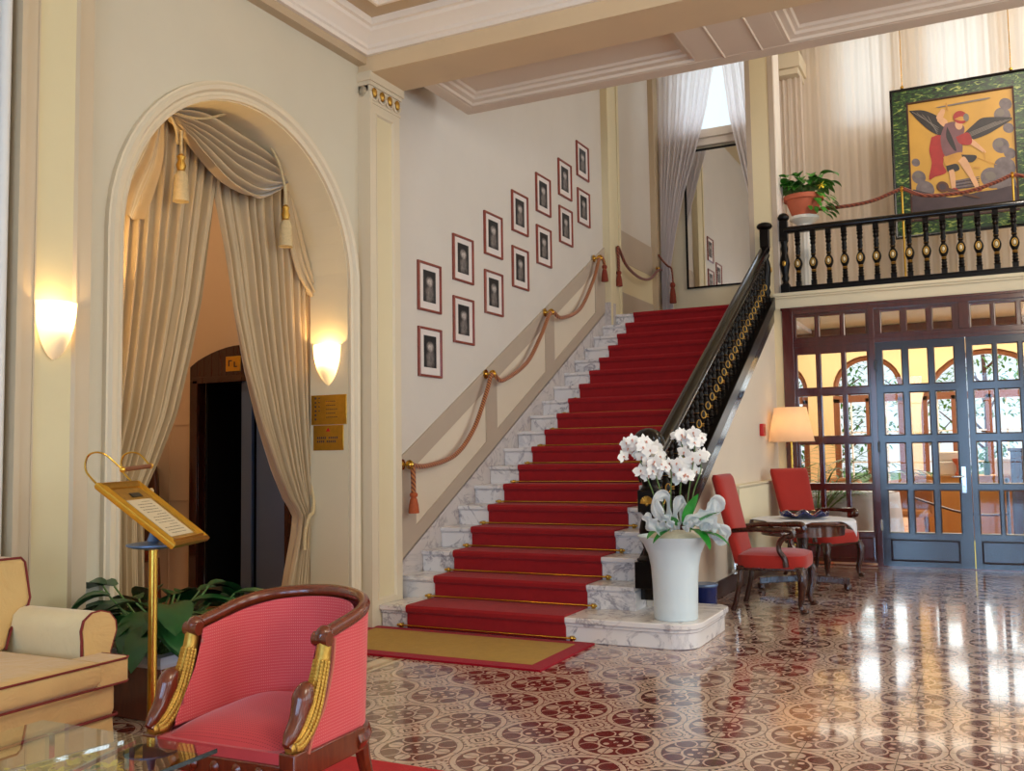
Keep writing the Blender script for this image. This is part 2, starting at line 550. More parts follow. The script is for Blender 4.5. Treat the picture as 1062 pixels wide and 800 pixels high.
# ------------------------------------------------------------------ floor material (encaustic tiles)
def floor_mat():
    t = NT('encaustic_cement_tiles')
    x, y, z = t.xyz()
    PX, PY = 0.3835, 0.428
    u = ((x + 2.331) / PX + 0.5)
    v = ((y - 4.545) / PY + 0.5)
    iu, iv = u.floor(), v.floor()
    u = u.fract() - 0.5
    v = v.fract() - 0.5
    r = (u * u + v * v).sqrt()
    au, av = u.abs(), v.abs()
    # outer ring, four dark lobes on the diagonals, pale hearts on the axes, small inner rosette
    ring = band(r, 0.43, 0.495)
    inner_ring = band(r, 0.185, 0.212)
    d_ax = ((au - 0.31) * (au - 0.31) + v * v).sqrt().min((u * u + (av - 0.31) * (av - 0.31)).sqrt())
    hearts = d_ax.lt(0.088) * (au.min(av)).gt(0.012)
    lobe_gap = ((au - av).abs()).lt(0.018) * band(r, 0.21, 0.30)
    d_dg = ((au - 0.235) * (au - 0.235) + (av - 0.235) * (av - 0.235)).sqrt()
    lobe_edge = band(d_dg, 0.112, 0.133) * band(r, 0.212, 0.43)
    core = ((au - 0.085) * (au - 0.085) + (av - 0.085) * (av - 0.085)).sqrt().lt(0.036)
    core2 = r.lt(0.03)
    axis_line = (au.min(av)).lt(0.009) * band(r, 0.212, 0.43)
    light_in = hearts.max(lobe_edge).max(inner_ring).max(core).max(core2).max(axis_line)
    inside = r.lt(0.43)
    # between the circles: small dark diamonds in a pale lattice
    cu, cv = 0.5 - au, 0.5 - av
    rc = (cu * cu + cv * cv).sqrt()
    dia = cu + cv
    out_dark = band(dia, 0.05, 0.085).max(dia.lt(0.022)).max(band(rc, 0.118, 0.135))
    lat = ((cu * 56.0).sin() * (cv * 56.0).sin()).gt(0.38) * rc.lt(0.27) * rc.gt(0.15)
    out_dark = out_dark.max(lat)
    outline = band(r, 0.495, 0.507).max(band(r, 0.418, 0.43))
    light = (inside * light_in).max((1 - inside) * (1 - out_dark)) * (1 - outline)
    # wear, per-tile tone
    n = t.noise(1.1, 4, 0.6)
    n2 = t.noise(14, 4, 0.6)
    h = ((iu * 12.99 + iv * 78.23).sin() * 437.5).fract()
    dark = t.mix(n, rgb(72, 24, 24), rgb(122, 44, 38))
    dark = t.mix(h * 0.35, dark, rgb(112, 62, 60))
    lt_ = t.mix(n2, rgb(188, 160, 142), rgb(216, 192, 174))
    pat = t.mix(light, dark, lt_)
    # border strips along the left wall side
    bt = band(x, -3.56, -3.40)
    btl = band(x, -3.58, -3.56).max(band(x, -3.40, -3.385))
    pat = t.mix(bt, pat, t.mix(n2, rgb(206, 180, 146), rgb(222, 204, 176)))
    pat = t.mix(band(x, -3.47, -3.43), pat, rgb(172, 128, 84))
    pat = t.mix(btl, pat, rgb(96, 66, 56))
    # joints
    ju = ((x + 2.331) / PX).fract(); jv = ((y - 4.545) / PY).fract()
    joint = ju.lt(0.012).max(jv.lt(0.011))
    pat = t.mix(joint * 0.75, pat, rgb(70, 44, 38))
    t.set(col=pat, rough=(n2 * 0.1 + 0.1), spec=0.5, coat=0.5, coatr=0.06)
    w = t.noise(2.6, 2, 0.5)
    t.bump(w + joint * -0.12, 0.05, 0.02)
    return t.m
M_FLOOR = floor_mat()

def parquet():
    t = NT('honey_parquet')
    x, y, z = t.xyz()
    n = t.noise(3, 4, 0.6, 0.4, stretch=(10, 1, 1))
    j = (x * 11.0).fract().lt(0.04)
    h = (((x * 11.0).floor() * 12.7).sin() * 91.7).fract()
    c = t.mix(n * 0.6 + h * 0.4, rgb(170, 108, 58), rgb(214, 152, 92))
    t.set(col=t.mix(j * 0.6, c, rgb(90, 50, 26)), rough=0.2, coat=0.5)
    return t.m
M_PARQUET = parquet()
M_OCHRE = simple('ochre_stucco', rgb(238, 208, 156), 0.8, var=0.08, scale=2)
M_OUTGRASS = simple('lawn', rgb(120, 150, 70), 0.9, var=0.3, scale=3)
M_BROWNFRAME = wood('brown_timber_window', rgb(104, 58, 34), rgb(146, 90, 54), 0.4, 5, (8, 8, 1), coat=0.1)
M_STUCCO2 = simple('vestibule_plaster', rgb(228, 196, 158), 0.6, var=0.05, scale=2)

# ------------------------------------------------------------------ structure
b = MB(); b.box(-4.66, 4.9, -4.4, 11.24, -0.12, 0.0)
struct(b, 'floor', M_FLOOR, 'glossy patterned tile floor of red rosettes and cream circles')
b = MB(); b.box(-8.0, -4.66, 2.6, 6.9, -0.12, 0.0)
struct(b, 'floor_vestibule', M_PARQUET, 'floor of the lift lobby behind the arch')
b = MB(); b.box(-4.4, 5.2, 11.24, 17.2, -0.12, -0.005)
struct(b, 'floor_garden_room', M_PARQUET, 'honey coloured parquet of the garden room')

# left wall with arched opening
YC, RA, ZS = 4.807, 1.057, 2.56
def arch_pts(R, n=28, zc=ZS, yc=YC):
    return [(yc - R * math.cos(PI * i / n), zc + R * math.sin(PI * i / n)) for i in range(n + 1)]
WL = lambda u, v, w: (w, u, v)
b = MB()
b.box(-4.66, -4.30, -4.4, YC - RA, 0, 7.2)
b.box(-4.66, -4.30, YC + RA, 6.45, 0, 7.2)
ap = arch_pts(RA)
for (y0, z0), (y1, z1) in zip(ap, ap[1:]):
    b.prism([(y0, z0), (y1, z1), (y1, 7.2), (y0, 7.2)], WL, -4.66, -4.30)
struct(b, 'wall_left', M_WALL, 'cream left wall with tall arched opening', smooth=False)
# plaster lining of the arch reveal
b = MB()
pts = [(YC - RA, 0)] + ap + [(YC + RA, 0)]
pin = [(y + (YC - y) / max(1e-6, math.hypot(y - YC, max(0, z - ZS))) * 0.006 if z < ZS + .001 else YC + (y - YC) * (RA - .006) / RA, z if z < ZS + .001 else ZS + (z - ZS) * (RA - .006) / RA) for y, z in pts]
for (p0, p1, q0, q1) in zip(pts, pts[1:], pin, pin[1:]):
    b.prism([p0, p1, q1, q0], WL, -4.655, -4.302)
struct(b, 'trim_1', M_PLASTER, 'smooth cream reveal of the arch')
# arch moulding
b = MB()
path = []
def amf(y, z, ny, nz):
    return lambda u, d: (-4.30 + d, y + ny * u, z + nz * u)
path.append(amf(YC - RA, 0.0, -1, 0))
for i in range(33):
    a = PI * i / 32
    path.append(amf(YC - RA * math.cos(a), ZS + RA * math.sin(a), -math.cos(a), math.sin(a)))
path.append(amf(YC + RA, 0.0, 1, 0))
b.strip([(0, -0.01), (0, 0.022), (0.02, 0.03), (0.03, 0.018), (0.045, 0.018), (0.06, 0.04), (0.085, 0.045), (0.10, 0.03), (0.112, 0.028), (0.115, -0.01)], path)
struct(b, 'trim_2', M_TRIM, 'ivory moulding around the arch', angle=30)

# picture wall and landing wall (x = -4.28)
b = MB(); b.box(-4.66, -4.28, 6.45, 13.5, 0, 7.2)
struct(b, 'wall_stair', M_PAPER, 'pale wallpapered wall beside the staircase', smooth=False)

# pilasters
def pilaster(n, y0, y1, zb, zt, label, cap=True, mats=None):
    b = MB()
    xa, xb = -4.31, -4.20
    b.box(xa, xb - 0.014, y0, y1, zb, zt)
    w = 0.085
    b.box(xa, xb, y0, y0 + w, zb, zt); b.box(xa, xb, y1 - w, y1, zb, zt)
    b.box(xa, xb, y0 + w, y1 - w, zb, zb + 0.2); b.box(xa, xb, y0 + w, y1 - w, zt - 0.30, zt)
    fn = lambda u, v, d: (xb - 0.014 + d, (y0 + y1) / 2 + u, (zb + 0.2 + zt - 0.30) / 2 + v)
    b.frame_rect(fn, (y1 - y0) - 2 * w, zt - zb - 0.5, [(0, 0), (0, 0.02), (0.008, 0.02), (0.02, 0.004), (0.02, 0)])
    b.box(xa, xb + 0.012, y0 - 0.012, y0 + 0.02, zb, zt - .15)
    b.mi = 1
    b.box(xb - 0.02, xb - 0.010, y0 + w + 0.02, y1 - w - 0.02, zb + 0.22, zt - 0.32)
    o = struct(b, 'trim_%d' % n, mats or [M_TRIM, M_CREAMPANEL], label, smooth=False)
    if cap:
        c = MB()
        c.box(xa, xb + 0.03, y0 - 0.03, y1 + 0.03, zt - 0.07, zt)
        c.box(xa, xb + 0.015, y0 - 0.015, y1 + 0.015, zt - 0.10, zt - 0.07)
        c.box(xa, xb + 0.008, y0 - 0.008, y1 + 0.008, zt - 0.235, zt - 0.215)
        for k in range(4):
            yy = lerp(y0 + 0.05, y1 - 0.05, k / 3)
            ringp = [(xb + 0.012, yy + 0.046 * math.cos(a), zt - 0.155 + 0.055 * math.sin(a)) for a in [PI * (1 + j / 10) for j in range(11)]]
            c.tube(ringp, 0.009, 6)
            c.mi = 1; c.ell((xb + 0.012, yy, zt - 0.15), (0.02, 0.026, 0.04), 10, 8); c.mi = 0
        for k in range(2):
            yy = y0 - 0.005
            c.ell((xa + 0.05, yy, zt - 0.15), (0.04, 0.014, 0.05), 10, 8)
        cp = c.build('capital', [M_TRIM, M_OLDGOLD], o)
    return o
pilaster(3, 6.01, 6.43, 0.0, 4.27, 'fluted cream pilaster with gilded egg capital at the foot of the stairs')
pilaster(4, 3.05, 3.47, 0.0, 4.33, 'cream panelled pilaster behind the sofa', cap=False, mats=[M_TANTRIM, M_OLIVEPANEL])
M_PALE = simple('pale_grey_white_paint', rgb(226, 224, 220), .5, var=.04)
# rounded return moulding beside near pilaster (left of it)
b = MB(); b.box(-4.30, -4.245, 1.6, 2.97, 0, 4.33); b.tube([(-4.24, 2.985, 0), (-4.24, 2.985, 4.33)], 0.028, 10); b.box(-4.25, -4.235, 2.91, 2.935, 0, 4.33)
struct(b, 'trim_5', M_PALE, 'pale vertical bead beside the near pilaster')
# far pilaster on the landing wall and the corner one
b = MB(); b.box(-4.29, -4.20, 11.20, 11.62, 2.7, 7.2)
b.box(-4.20, -4.185, 11.20, 11.27, 2.7, 7.2); b.box(-4.20, -4.185, 11.55, 11.62, 2.7, 7.2)
struct(b, 'trim_6', M_CREAMPANEL, 'cream pilaster at the top of the stairs', bevel=0.004)
b = MB(); b.box(-4.29, -4.20, 13.14, 13.5, 3.0, 7.2)
struct(b, 'trim_7', M_BEIGE, 'beige corner pilaster on the landing', bevel=0.004)

M_DADO = wall_mat('beige_dado_panel', rgb(226, 211, 188), 0.12)
# dado along the stairs
NOSE = lambda y: 0.336 + (y - 6.5) * 0.168 / 0.304
b = MB()
F = lambda u, v, w: (w, u, v)
def band_poly(y0, y1, o0, o1): return [(y0, NOSE(y0) + o0), (y1, NOSE(y1) + o0), (y1, NOSE(y1) + o1), (y0, NOSE(y0) + o1)]
b.prism(band_poly(6.43, 11.20, 0.10, 0.25), F, -4.285, -4.262)
b.prism(band_poly(6.43, 11.20, 0.74, 0.93), F, -4.285, -4.262)
for y0, y1 in ((6.43, 6.735), (7.98, 8.205), (9.36, 9.60), (10.86, 11.20)):
    b.prism(band_poly(y0, y1, 0.25, 0.74), F, -4.285, -4.262)
struct(b, 'trim_8', M_TAUPE, 'sloping taupe dado border beside the stairs', smooth=False)
b = MB()
for y0, y1 in ((6.735, 7.98), (8.205, 9.36), (9.60, 10.86)):
    b.prism(band_poly(y0, y1, 0.25, 0.74), F, -4.285, -4.272)
struct(b, 'trim_9', M_DADO, 'cream dado panels beside the stairs', smooth=False)
b = MB()
b.box(-4.29, -4.268, 11.62, 13.14, 3.80, 4.22); b.box(-4.29, -4.268, 11.62, 13.14, 3.02, 3.39)
struct(b, 'trim_10', M_TAUPE, 'taupe dado border on the landing', smooth=False)
b = MB(); b.box(-4.29, -4.274, 11.62, 13.14, 3.39, 3.80)
struct(b, 'trim_11', M_CREAMPANEL, 'cream dado panel on the landing', smooth=False)

# lobby ceiling with cornice
b = MB(); b.box(-4.4, 4.9, -4.4, 6.2, 4.60, 4.75)
struct(b, 'ceiling', M_BEIGE, 'lobby ceiling')
b = MB(); b.box(-3.83, 4.2, -4.0, 5.60, 4.585, 4.605)
fn = lambda u, v, d: (0.185 + u, 0.8 + v, 4.60 - d)
b.mi = 1
b.frame_rect(fn, 8.13, 9.70, [(0, 0), (0, 0.03), (0.03, 0.035), (0.045, 0.015), (0.05, 0)])
struct(b, 'trim_12', [M_CEIL, M_WHITE], 'cream ceiling panel with white bead')
b = MB()
prof = [(0.0, 4.39), (0.03, 4.39), (0.035, 4.42), (0.05, 4.43), (0.055, 4.455), (0.085, 4.49), (0.13, 4.52), (0.14, 4.545), (0.165, 4.55), (0.17, 4.60), (0.0, 4.60)]
x0, y0 = -4.22, 6.0
path = [lambda d, z: (x0 + d, -4.4, z), lambda d, z: (x0 + d, y0 - d, z), lambda d, z: (4.9, y0 - d, z)]
b.strip(prof, path)
struct(b, 'trim_13', M_WHITE, 'white crown moulding under the lobby ceiling', angle=25)
b = MB(); b.box(-4.31, -4.22, -4.4, 6.0, 4.33, 4.60)
struct(b, 'trim_14', M_BEIGE, 'beige frieze over the left wall', smooth=False)

# beam and coffered bridge across the foot of the stair hall
b = MB(); b.box(-4.31, 4.9, 6.0, 6.45, 4.262, 7.2)
struct(b, 'beam_1', M_SOFFIT, 'broad beige beam across the lobby', smooth=False)
b = MB()
b.box(-3.98, 4.9, 6.45, 7.19, 4.345, 7.2)
def coffer(b, xa, xb):
    fn = lambda u, v, d: ((xa + xb) / 2 + u, 6.72 + v, 4.346 - d)
    b.frame_rect(fn, xb - xa + .004, 0.66, [(0, 0), (0, 0.08), (0.03, 0.082), (0.035, 0.06), (0.075, 0.05), (0.085, 0.03), (0.11, 0.022), (0.12, 0)])
b.box(-3.98, -3.87, 6.45, 7.19, 4.262, 4.345)
b.box(-3.87, 4.9, 7.045, 7.19, 4.262, 4.345)
b.box(-1.87, -1.22, 6.45, 7.045, 4.264, 4.345)
coffer(b, -3.87, -1.87); coffer(b, -1.22, 4.9)
for x in (-1.68, -1.40): b.tube([(x, 6.45, 4.264), (x, 7.05, 4.264)], .009, 8)
struct(b, 'beam_2', M_PINKPANEL, 'coffered underside of the bridge over the stairs', angle=25)

# right wall of the lobby (out of frame) with tall windows, back wall with windows
def wall_with_holes(name, label, horizontal, c0, c1, u0, u1, z0, z1, holes, mat):
    """holes: (ua, ub, za, zb); wall spans u0..u1 along its length"""
    b = MB()
    us = sorted(set([u0, u1] + [h[0] for h in holes] + [h[1] for h in holes]))
    for a, c in zip(us, us[1:]):
        hs = sorted([(h[2], h[3]) for h in holes if h[0] <= a + 1e-6 and h[1] >= c - 1e-6])
        z = z0
        for za, zb in hs + [(z1, z1)]:
            if za > z + 1e-6:
                if horizontal: b.box(a, c, c0, c1, z, za)
                else: b.box(c0, c1, a, c, z, za)
            z = zb
    return struct(b, name, mat, label, smooth=False)
wall_with_holes('wall_right', 'right wall with tall windows', False, 4.9, 5.1, -4.4, 11.24, 0, 7.2,
                [(-2.6, -0.6, 0.4, 3.6), (0.8, 2.8, 0.4, 3.6), (4.0, 5.6, 0.4, 3.6), (7.6, 9.6, 0.4, 3.6), (7.6, 10.6, 4.4, 6.8)], M_WALL)
wall_with_holes('wall_front', 'near wall with french windows', True, -4.6, -4.4, -4.66, 4.9, 0, 4.75,
                [(-2.9, -1.5, 0.1, 3.2), (-0.7, 0.7, 0.1, 3.2), (1.6, 3.2, 0.1, 3.2)], M_WALL)

# upper hall
wall_with_holes('wall_back', 'back wall of the upper landing', True, 13.5, 13.7, -4.66, 4.9, 3.0, 7.2,
                [(-3.95, -2.80, 5.93, 7.0), (-1.68, -0.98, 5.62, 7.0), (-0.60, 0.26, 5.62, 7.0), (0.52, 1.4, 5.62, 7.0), (2.0, 3.4, 4.2, 7.0)], M_PLASTER)
b = MB(); b.box(-4.66, 4.9, 7.19, 13.7, 7.0, 7.2)
struct(b, 'ceiling_stair_hall', M_CEIL, 'high ceiling of the stair hall')
b = MB(); b.box(-4.28, -2.13, 11.46, 13.5, 2.85, 3.020)
struct(b, 'floor_landing', M_MARBLE, 'upper landing')
b = MB(); b.box(-2.20, 4.9, 11.24, 13.5, 2.905, 3.09)
b.box(-2.20, 4.9, 11.215, 11.30, 3.055, 3.095); b.box(-2.20, 4.9, 11.225, 11.30, 3.03, 3.055)
struct(b, 'slab_balcony', M_PLASTER, 'cream balcony slab', bevel=0.004)
M_UNDER = wall_mat('pale_rosy_cream_wall', rgb(226, 210, 190), 0.1)
# wall under the stair flight and beside the glazed doors
WU = lambda u, v, w: (w, u, v)
b = MB()
pr = [(6.75, 0), (11.24, 0), (11.24, NOSE(11.24) - 0.10), (6.75, NOSE(6.75) - 0.14)]
b.prism(pr, WU, -2.30, -2.20)
struct(b, 'wall_under_stairs', M_UNDER, 'cream wall beneath the flight', smooth=False)
b = MB(); b.box(-2.205, -2.185, 7.05, 11.24, 0, 0.15)
struct(b, 'baseboard_stairs', M_DARKSKIRT, 'dark baseboard under the stairs', bevel=0.004)
wall_with_holes('wall_door', 'wall with the glazed doors', True, 11.24, 11.44, -2.2, 4.9, 0, 2.905, [(-2.11, 1.69, 0, 2.905)], M_CREAMPANEL)
# pier between stairs and balcony
b = MB(); b.box(-2.46, -2.13, 11.30, 11.62, 2.4, 7.1)
for xa, xb in ((-2.46, -2.40), (-2.19, -2.13)): b.box(xa, xb, 11.285, 11.31, 2.4, 7.1)
b.mi = 1; b.box(-2.40, -2.19, 11.293, 11.31, 2.4, 7.1)
b.mi = 2; b.box(-2.132, -2.118, 11.29, 11.62, 3.09, 7.1)
struct(b, 'pillar_1', [M_TAUPE, M_CREAMPANEL, M_WHITE], 'cream panelled pier between the staircase and balcony', smooth=False)
b = MB(); b.box(-2.46, -2.05, 12.78, 13.5, 6.36, 6.56); b.box(-2.46, -2.08, 12.82, 13.5, 6.28, 6.36)
struct(b, 'trim_15', M_TRIM, 'small cornice over the balcony curtain', bevel=0.01)

# garden room shell
b = MB(); b.box(-4.4, 5.2, 13.71, 17.2, 3.30, 3.45)
struct(b, 'ceiling_garden_room', M_OCHRE, 'ochre garden room ceiling')
b = MB(); b.box(-4.4, 5.2, 13.42, 13.66, 2.70, 2.90)
struct(b, 'beam_3', M_BROWNFRAME, 'dark beam inside the garden room', smooth=False)
b = MB(); b.box(-4.6, -4.4, 11.24, 17.2, 0, 3.4); struct(b, 'wall_garden_left', M_OCHRE, 'ochre left wall of the garden room', smooth=False)
wall_with_holes('wall_garden_right', 'right wall of the garden room with windows', False, 5.2, 5.4, 11.24, 17.2, 0, 3.4, [(12.0, 14.2, 0.6, 2.7), (14.8, 16.8, 0.6, 2.7)], M_OCHRE)
b = MB()
arches = [(-3.35, 0.55, 2.28), (-1.83, 0.56, 2.28), (-0.02, 1.0, 1.85), (2.28, 1.0, 1.85), (4.2, 0.6, 2.25)]
y0, y1, ztop = 17.0, 17.3, 3.4
WG = lambda u, v, w: (u, w, v)
prev = -4.4
SILL = 0.55
for cx, R, zs in arches:
    b.box(prev, cx - R, y0, y1, 0, ztop)
    b.box(cx - R, cx + R, y0, y1, 0, SILL)
    for i in range(16):
        a0, a1 = PI * i / 16, PI * (i + 1) / 16
        b.prism([(cx - R * math.cos(a0), zs + R * math.sin(a0)), (cx - R * math.cos(a1), zs + R * math.sin(a1)), (cx - R * math.cos(a1), ztop), (cx - R * math.cos(a0), ztop)], WG, y0, y1)
    prev = cx + R
b.box(prev, 5.2, y0, y1, 0, ztop)
struct(b, 'wall_garden', M_OCHRE, 'ochre arcade of the garden room', smooth=False)
# timber glazing in the arches
for k, (cx, R, zs) in enumerate(arches):
    b = MB()
    yy = 17.1
    zt = 2.12
    b.box(cx - R, cx + R, yy - .05, yy + .05, zt - .06, zt + .06)
    b.box(cx - R, cx + R, yy - .05, yy + .05, SILL, SILL + .1)
    for u in (-1, 1): b.box(cx + u * (R - .05) - .05, cx + u * (R - .05) + .05, yy - .05, yy + .05, SILL, zt)
    nb = 3 if R > 0.8 else 1
    for i in range(nb):
        u = cx - R + 2 * R * (i + 1) / (nb + 1)
        b.box(u - .045, u + .045, yy - .05, yy + .05, SILL, zt)
    arc = [(cx - (R - .04) * math.cos(PI * i / 16), yy, zs + (R - .04) * math.sin(PI * i / 16)) for i in range(17)]
    b.tube(arc, 0.05, 6)
    b.mi = 1
    for i in range(nb + 1):
        u0 = cx - R + 2 * R * (i + .5) / (nb + 1)
        b.box(u0 - .012, u0 + .012, yy - .02, yy + .02, SILL, zt)
    for z in (1.05, 1.55): b.box(cx - R + .1, cx + R - .1, yy - .02, yy + .02, z - .012, z + .012)
    struct(b, 'window_%d' % (k + 1), [M_BROWNFRAME, M_WHITEPAINT], 'brown timber window in the garden room arcade', smooth=False)
# windows: landing, balcony, lobby
def window(n, horizontal, c, u0, u1, z0, z1, nu, nv, label, mat=M_WHITEPAINT, fw=.06):
    b = MB()
    def bx(ua, ub, za, zb, t=.03):
        if horizontal: b.box(ua, ub, c - t, c + t, za, zb)
        else: b.box(c - t, c + t, ua, ub, za, zb)
    bx(u0, u0 + fw, z0, z1); bx(u1 - fw, u1, z0, z1); bx(u0, u1, z0, z0 + fw); bx(u0, u1, z1 - fw, z1)
    for i in range(1, nu): u = lerp(u0, u1, i / nu); bx(u - fw * .4, u + fw * .4, z0, z1)
    for i in range(1, nv): z = lerp(z0, z1, i / nv); bx(u0, u1, z - .015, z + .015, .02)
    o = struct(b, 'window_%d' % n, mat, label, smooth=False)
    g = MB()
    if horizontal: g.box(u0 + fw, u1 - fw, c - .004, c + .004, z0 + fw, z1 - fw)
    else: g.box(c - .004, c + .004, u0 + fw, u1 - fw, z0 + fw, z1 - fw)
    g.build('pane', M_PANE, o, smooth=False)
    return o
window(6, True, 13.6, -3.95, -2.80, 5.93, 7.0, 1, 1, 'high window above the landing mirror')
b = MB(); b.box(-4.05, -2.70, 13.36, 13.5, 5.80, 5.87); b.box(-4.0, -2.75, 13.42, 13.5, 5.70, 5.80); b.box(-4.0, -2.75, 13.40, 13.52, 5.87, 5.93)
struct(b, 'trim_16', M_WHITE, 'white sill of the landing window', bevel=.005)
for i, (a, c, z) in enumerate(((-1.68, -0.98, 5.62), (-0.60, 0.26, 5.62), (0.52, 1.4, 5.62))):
    window(7 + i, True, 13.6, a, c, z, 7.0, 1, 1, 'window behind the balcony curtain')
for i, (a, c) in enumerate(((-2.6, -0.6), (0.8, 2.8), (4.0, 5.6), (7.6, 9.6))):
    window(10 + i, False, 5.0, a, c, 0.4, 3.6, 2, 4, 'tall lobby window')
for i, (a, c) in enumerate(((-2.9, -1.5), (-0.7, 0.7), (1.6, 3.2))):
    window(14 + i, True, -4.5, a, c, 0.1, 3.2, 2, 4, 'french window behind the viewer')

# vestibule with the lift behind the arch
b = MB()
b.box(-8.0, -7.8, 2.6, 6.9, 0, 4.3); b.box(-8.0, -4.66, 2.4, 2.6, 0, 4.3)
struct(b, 'wall_vestibule', M_STUCCO2, 'vestibule side walls', smooth=False)
b = MB()
b.box(-8.0, -6.52, 6.6, 6.8, 0, 4.3); b.box(-5.40, -4.66, 6.6, 6.8, 0, 4.3); b.box(-6.52, -5.40, 6.6, 6.8, 2.06, 4.3)
b.box(-6.9, -5.1, 7.6, 7.8, 0, 3)
# shallow panel grooves on the wall are raised stiles
for z in (0.9, 1.6, 2.3, 3.0): b.box(-7.8, -6.66, 6.592, 6.6, z, z + .012)
for x in (-7.3, -6.9): b.box(x, x + .012, 6.592, 6.6, 0, 4.2)
struct(b, 'wall_lift', M_STUCCO2, 'warm panelled wall around the lift', smooth=False)
b = MB(); b.box(-8.0, -4.66, 2.4, 6.9, 4.2, 4.35); struct(b, 'ceiling_vestibule', M_CEIL, 'vestibule ceiling')

# outside ground
b = MB(); b.box(-30, 40, 17.3, 60, -0.4, -0.2); o = struct(b, 'ground_garden', M_OUTGRASS, 'lawn outside')
# ------------------------------------------------------------------ staircase
RIS = 0.168
YN = [None, 6.10] + [6.50 + 0.304 * k for k in range(18)]      # nose position of step n (1..18), YN[19] = back of the landing
def ordinal(n):
    return ('first second third fourth fifth sixth seventh eighth ninth tenth eleventh twelfth thirteenth fourteenth fifteenth sixteenth seventeenth eighteenth').split()[n - 1]

ST = thing('staircase', 'white veined marble staircase rising between pictures and black balustrade', 'staircase', (-3.2, 6.1, 0))
def rounded_rect_front(x0, x1, y0, y1, r, n=6):
    """plan outline, front right corner (x1,y0) rounded, back right too"""
    pts = [(x0, y1), (x0, y0)]
    pts += [(x1 - r + r * math.sin(PI / 2 * i / n), y0 + r - r * math.cos(PI / 2 * i / n)) for i in range(n + 1)]
    r2 = r * 0.6
    pts += [(x1 - r2 + r2 * math.cos(PI / 2 * i / n), y1 - r2 + r2 * math.sin(PI / 2 * i / n)) for i in range(n + 1)]
    return pts
XY = lambda u, v, w: (u, v, w)
b = MB()
b.prism(rounded_rect_front(-4.19, -1.775, 6.125, 7.00, 0.16), XY, 0.0, 0.128)
b.prism(rounded_rect_front(-4.195, -1.765, 6.115, 7.01, 0.165), XY, 0.105, 0.13)
b.prism(rounded_rect_front(-4.20, -1.75, 6.10, 7.03, 0.18), XY, 0.13, 0.168)
part(b, 'step', M_MARBLE, ST, True, bevel=0.006, label='broad bottom step with rounded right corner')
for n in range(2, 19):
    b = MB()
    z0, z1 = RIS * (n - 1), RIS * n
    ye = YN[n + 1] + 0.06 if n < 18 else YN[18] + 0.1
    b.box(-4.262, -2.305, YN[n] + 0.024, ye, z0 - 0.02, z1 - 0.034)
    b.box(-4.262, -2.305, YN[n] + 0.014, ye, z1 - 0.046, z1 - 0.034)
    b.box(-4.262, -2.305, YN[n], ye, z1 - 0.034, z1)
    part(b, 'step', M_MARBLE, ST, True, bevel=0.006)
b = MB()
b.prism([(6.44, 0.17), (6.44, NOSE(6.44) + 0.11), (11.2, NOSE(11.2) + 0.11), (11.2, NOSE(11.2) - 0.5)], F, -4.284, -4.262)
b.box(-4.284, -4.19, 11.18, 11.37, 2.6, 3.16)
part(b, 'skirting', M_MARBLE2, ST, True, label='grey brown marble skirting along the wall')

# carpet runner
b = MB()
CX0, CX1 = -3.955, -2.672
prof = [(YN[1] + 0.012, 0.012)]
for n in range(1, 19):
    z = RIS * n
    prof.append((YN[n] + 0.012, z - 0.046))
    prof.append((YN[n] - 0.010, z - 0.034))
    prof.append((YN[n] - 0.014, z - 0.006))
    prof.append((YN[n] - 0.004, z + 0.010))
    prof.append((YN[n] + 0.02, z + 0.013))
    if n < 18: prof.append((YN[n + 1] + 0.012, z + 0.013))
prof.append((12.6, RIS * 18 + 0.013))
prof.append((12.6, RIS * 18 + 0.001))
back = [(y + 0.014, z - 0.012) for y, z in prof[:-1]][::-1]
allp = prof + back
# quads between the outer line and its offset keep the section closed
out_ = prof[:-1]; inn = [(y + 0.013, z - 0.0125) for y, z in out_]
vs, fs = [], []
for x in (CX0, CX1):
    vs += [(x, y, z) for y, z in out_] + [(x, y, z) for y, z in inn]
k = len(out_)
for i in range(k - 1):
    fs.append((i, i + 1, 2 * k + i + 1, 2 * k + i))
    fs.append((k + i, k + i + 1, 3 * k + i + 1, 3 * k + i))
    fs.append((i, i + 1, k + i + 1, k + i)); fs.append((2 * k + i, 2 * k + i + 1, 3 * k + i + 1, 3 * k + i))
b.add(vs, fs)
solo(b, 'stair_carpet', M_CARPET, 'red carpet runner down the middle of the marble stairs', 'carpet', (-3.3, 6.1, 0), angle=30)

# brass stair rods
for n in range(1, 13):
    zz = RIS * (n - 1) + (0.022 if n > 1 else 0.03)
    yy = YN[n] + (-0.002 if n > 1 else -0.002)
    R = thing('stair_rod', 'brass rod holding the red carpet under the %s step from the floor' % ordinal(n), 'stair rod', ((CX0 + CX1) / 2, yy, zz), group='brass stair rods across the red carpet')
    b = MB(); b.tube([(CX0 - .06, yy, zz), (CX1 + .06, yy, zz)], 0.0075, 8); part(b, 'rod', M_BRASS, R, True)
    for x in (CX0 - .05, CX1 + .05):
        b = MB(); b.ell((x, yy, zz), (0.016, 0.013, 0.016), 10, 8)
        b.ell((x + (-.022 if x < -3 else .022), yy, zz), (0.012, 0.010, 0.010), 8, 6)
        b.box(x - .012, x + .012, yy, yy + .028, zz - .02, zz + .014)
        part(b, 'rod_bracket', M_BRASS, R, True)

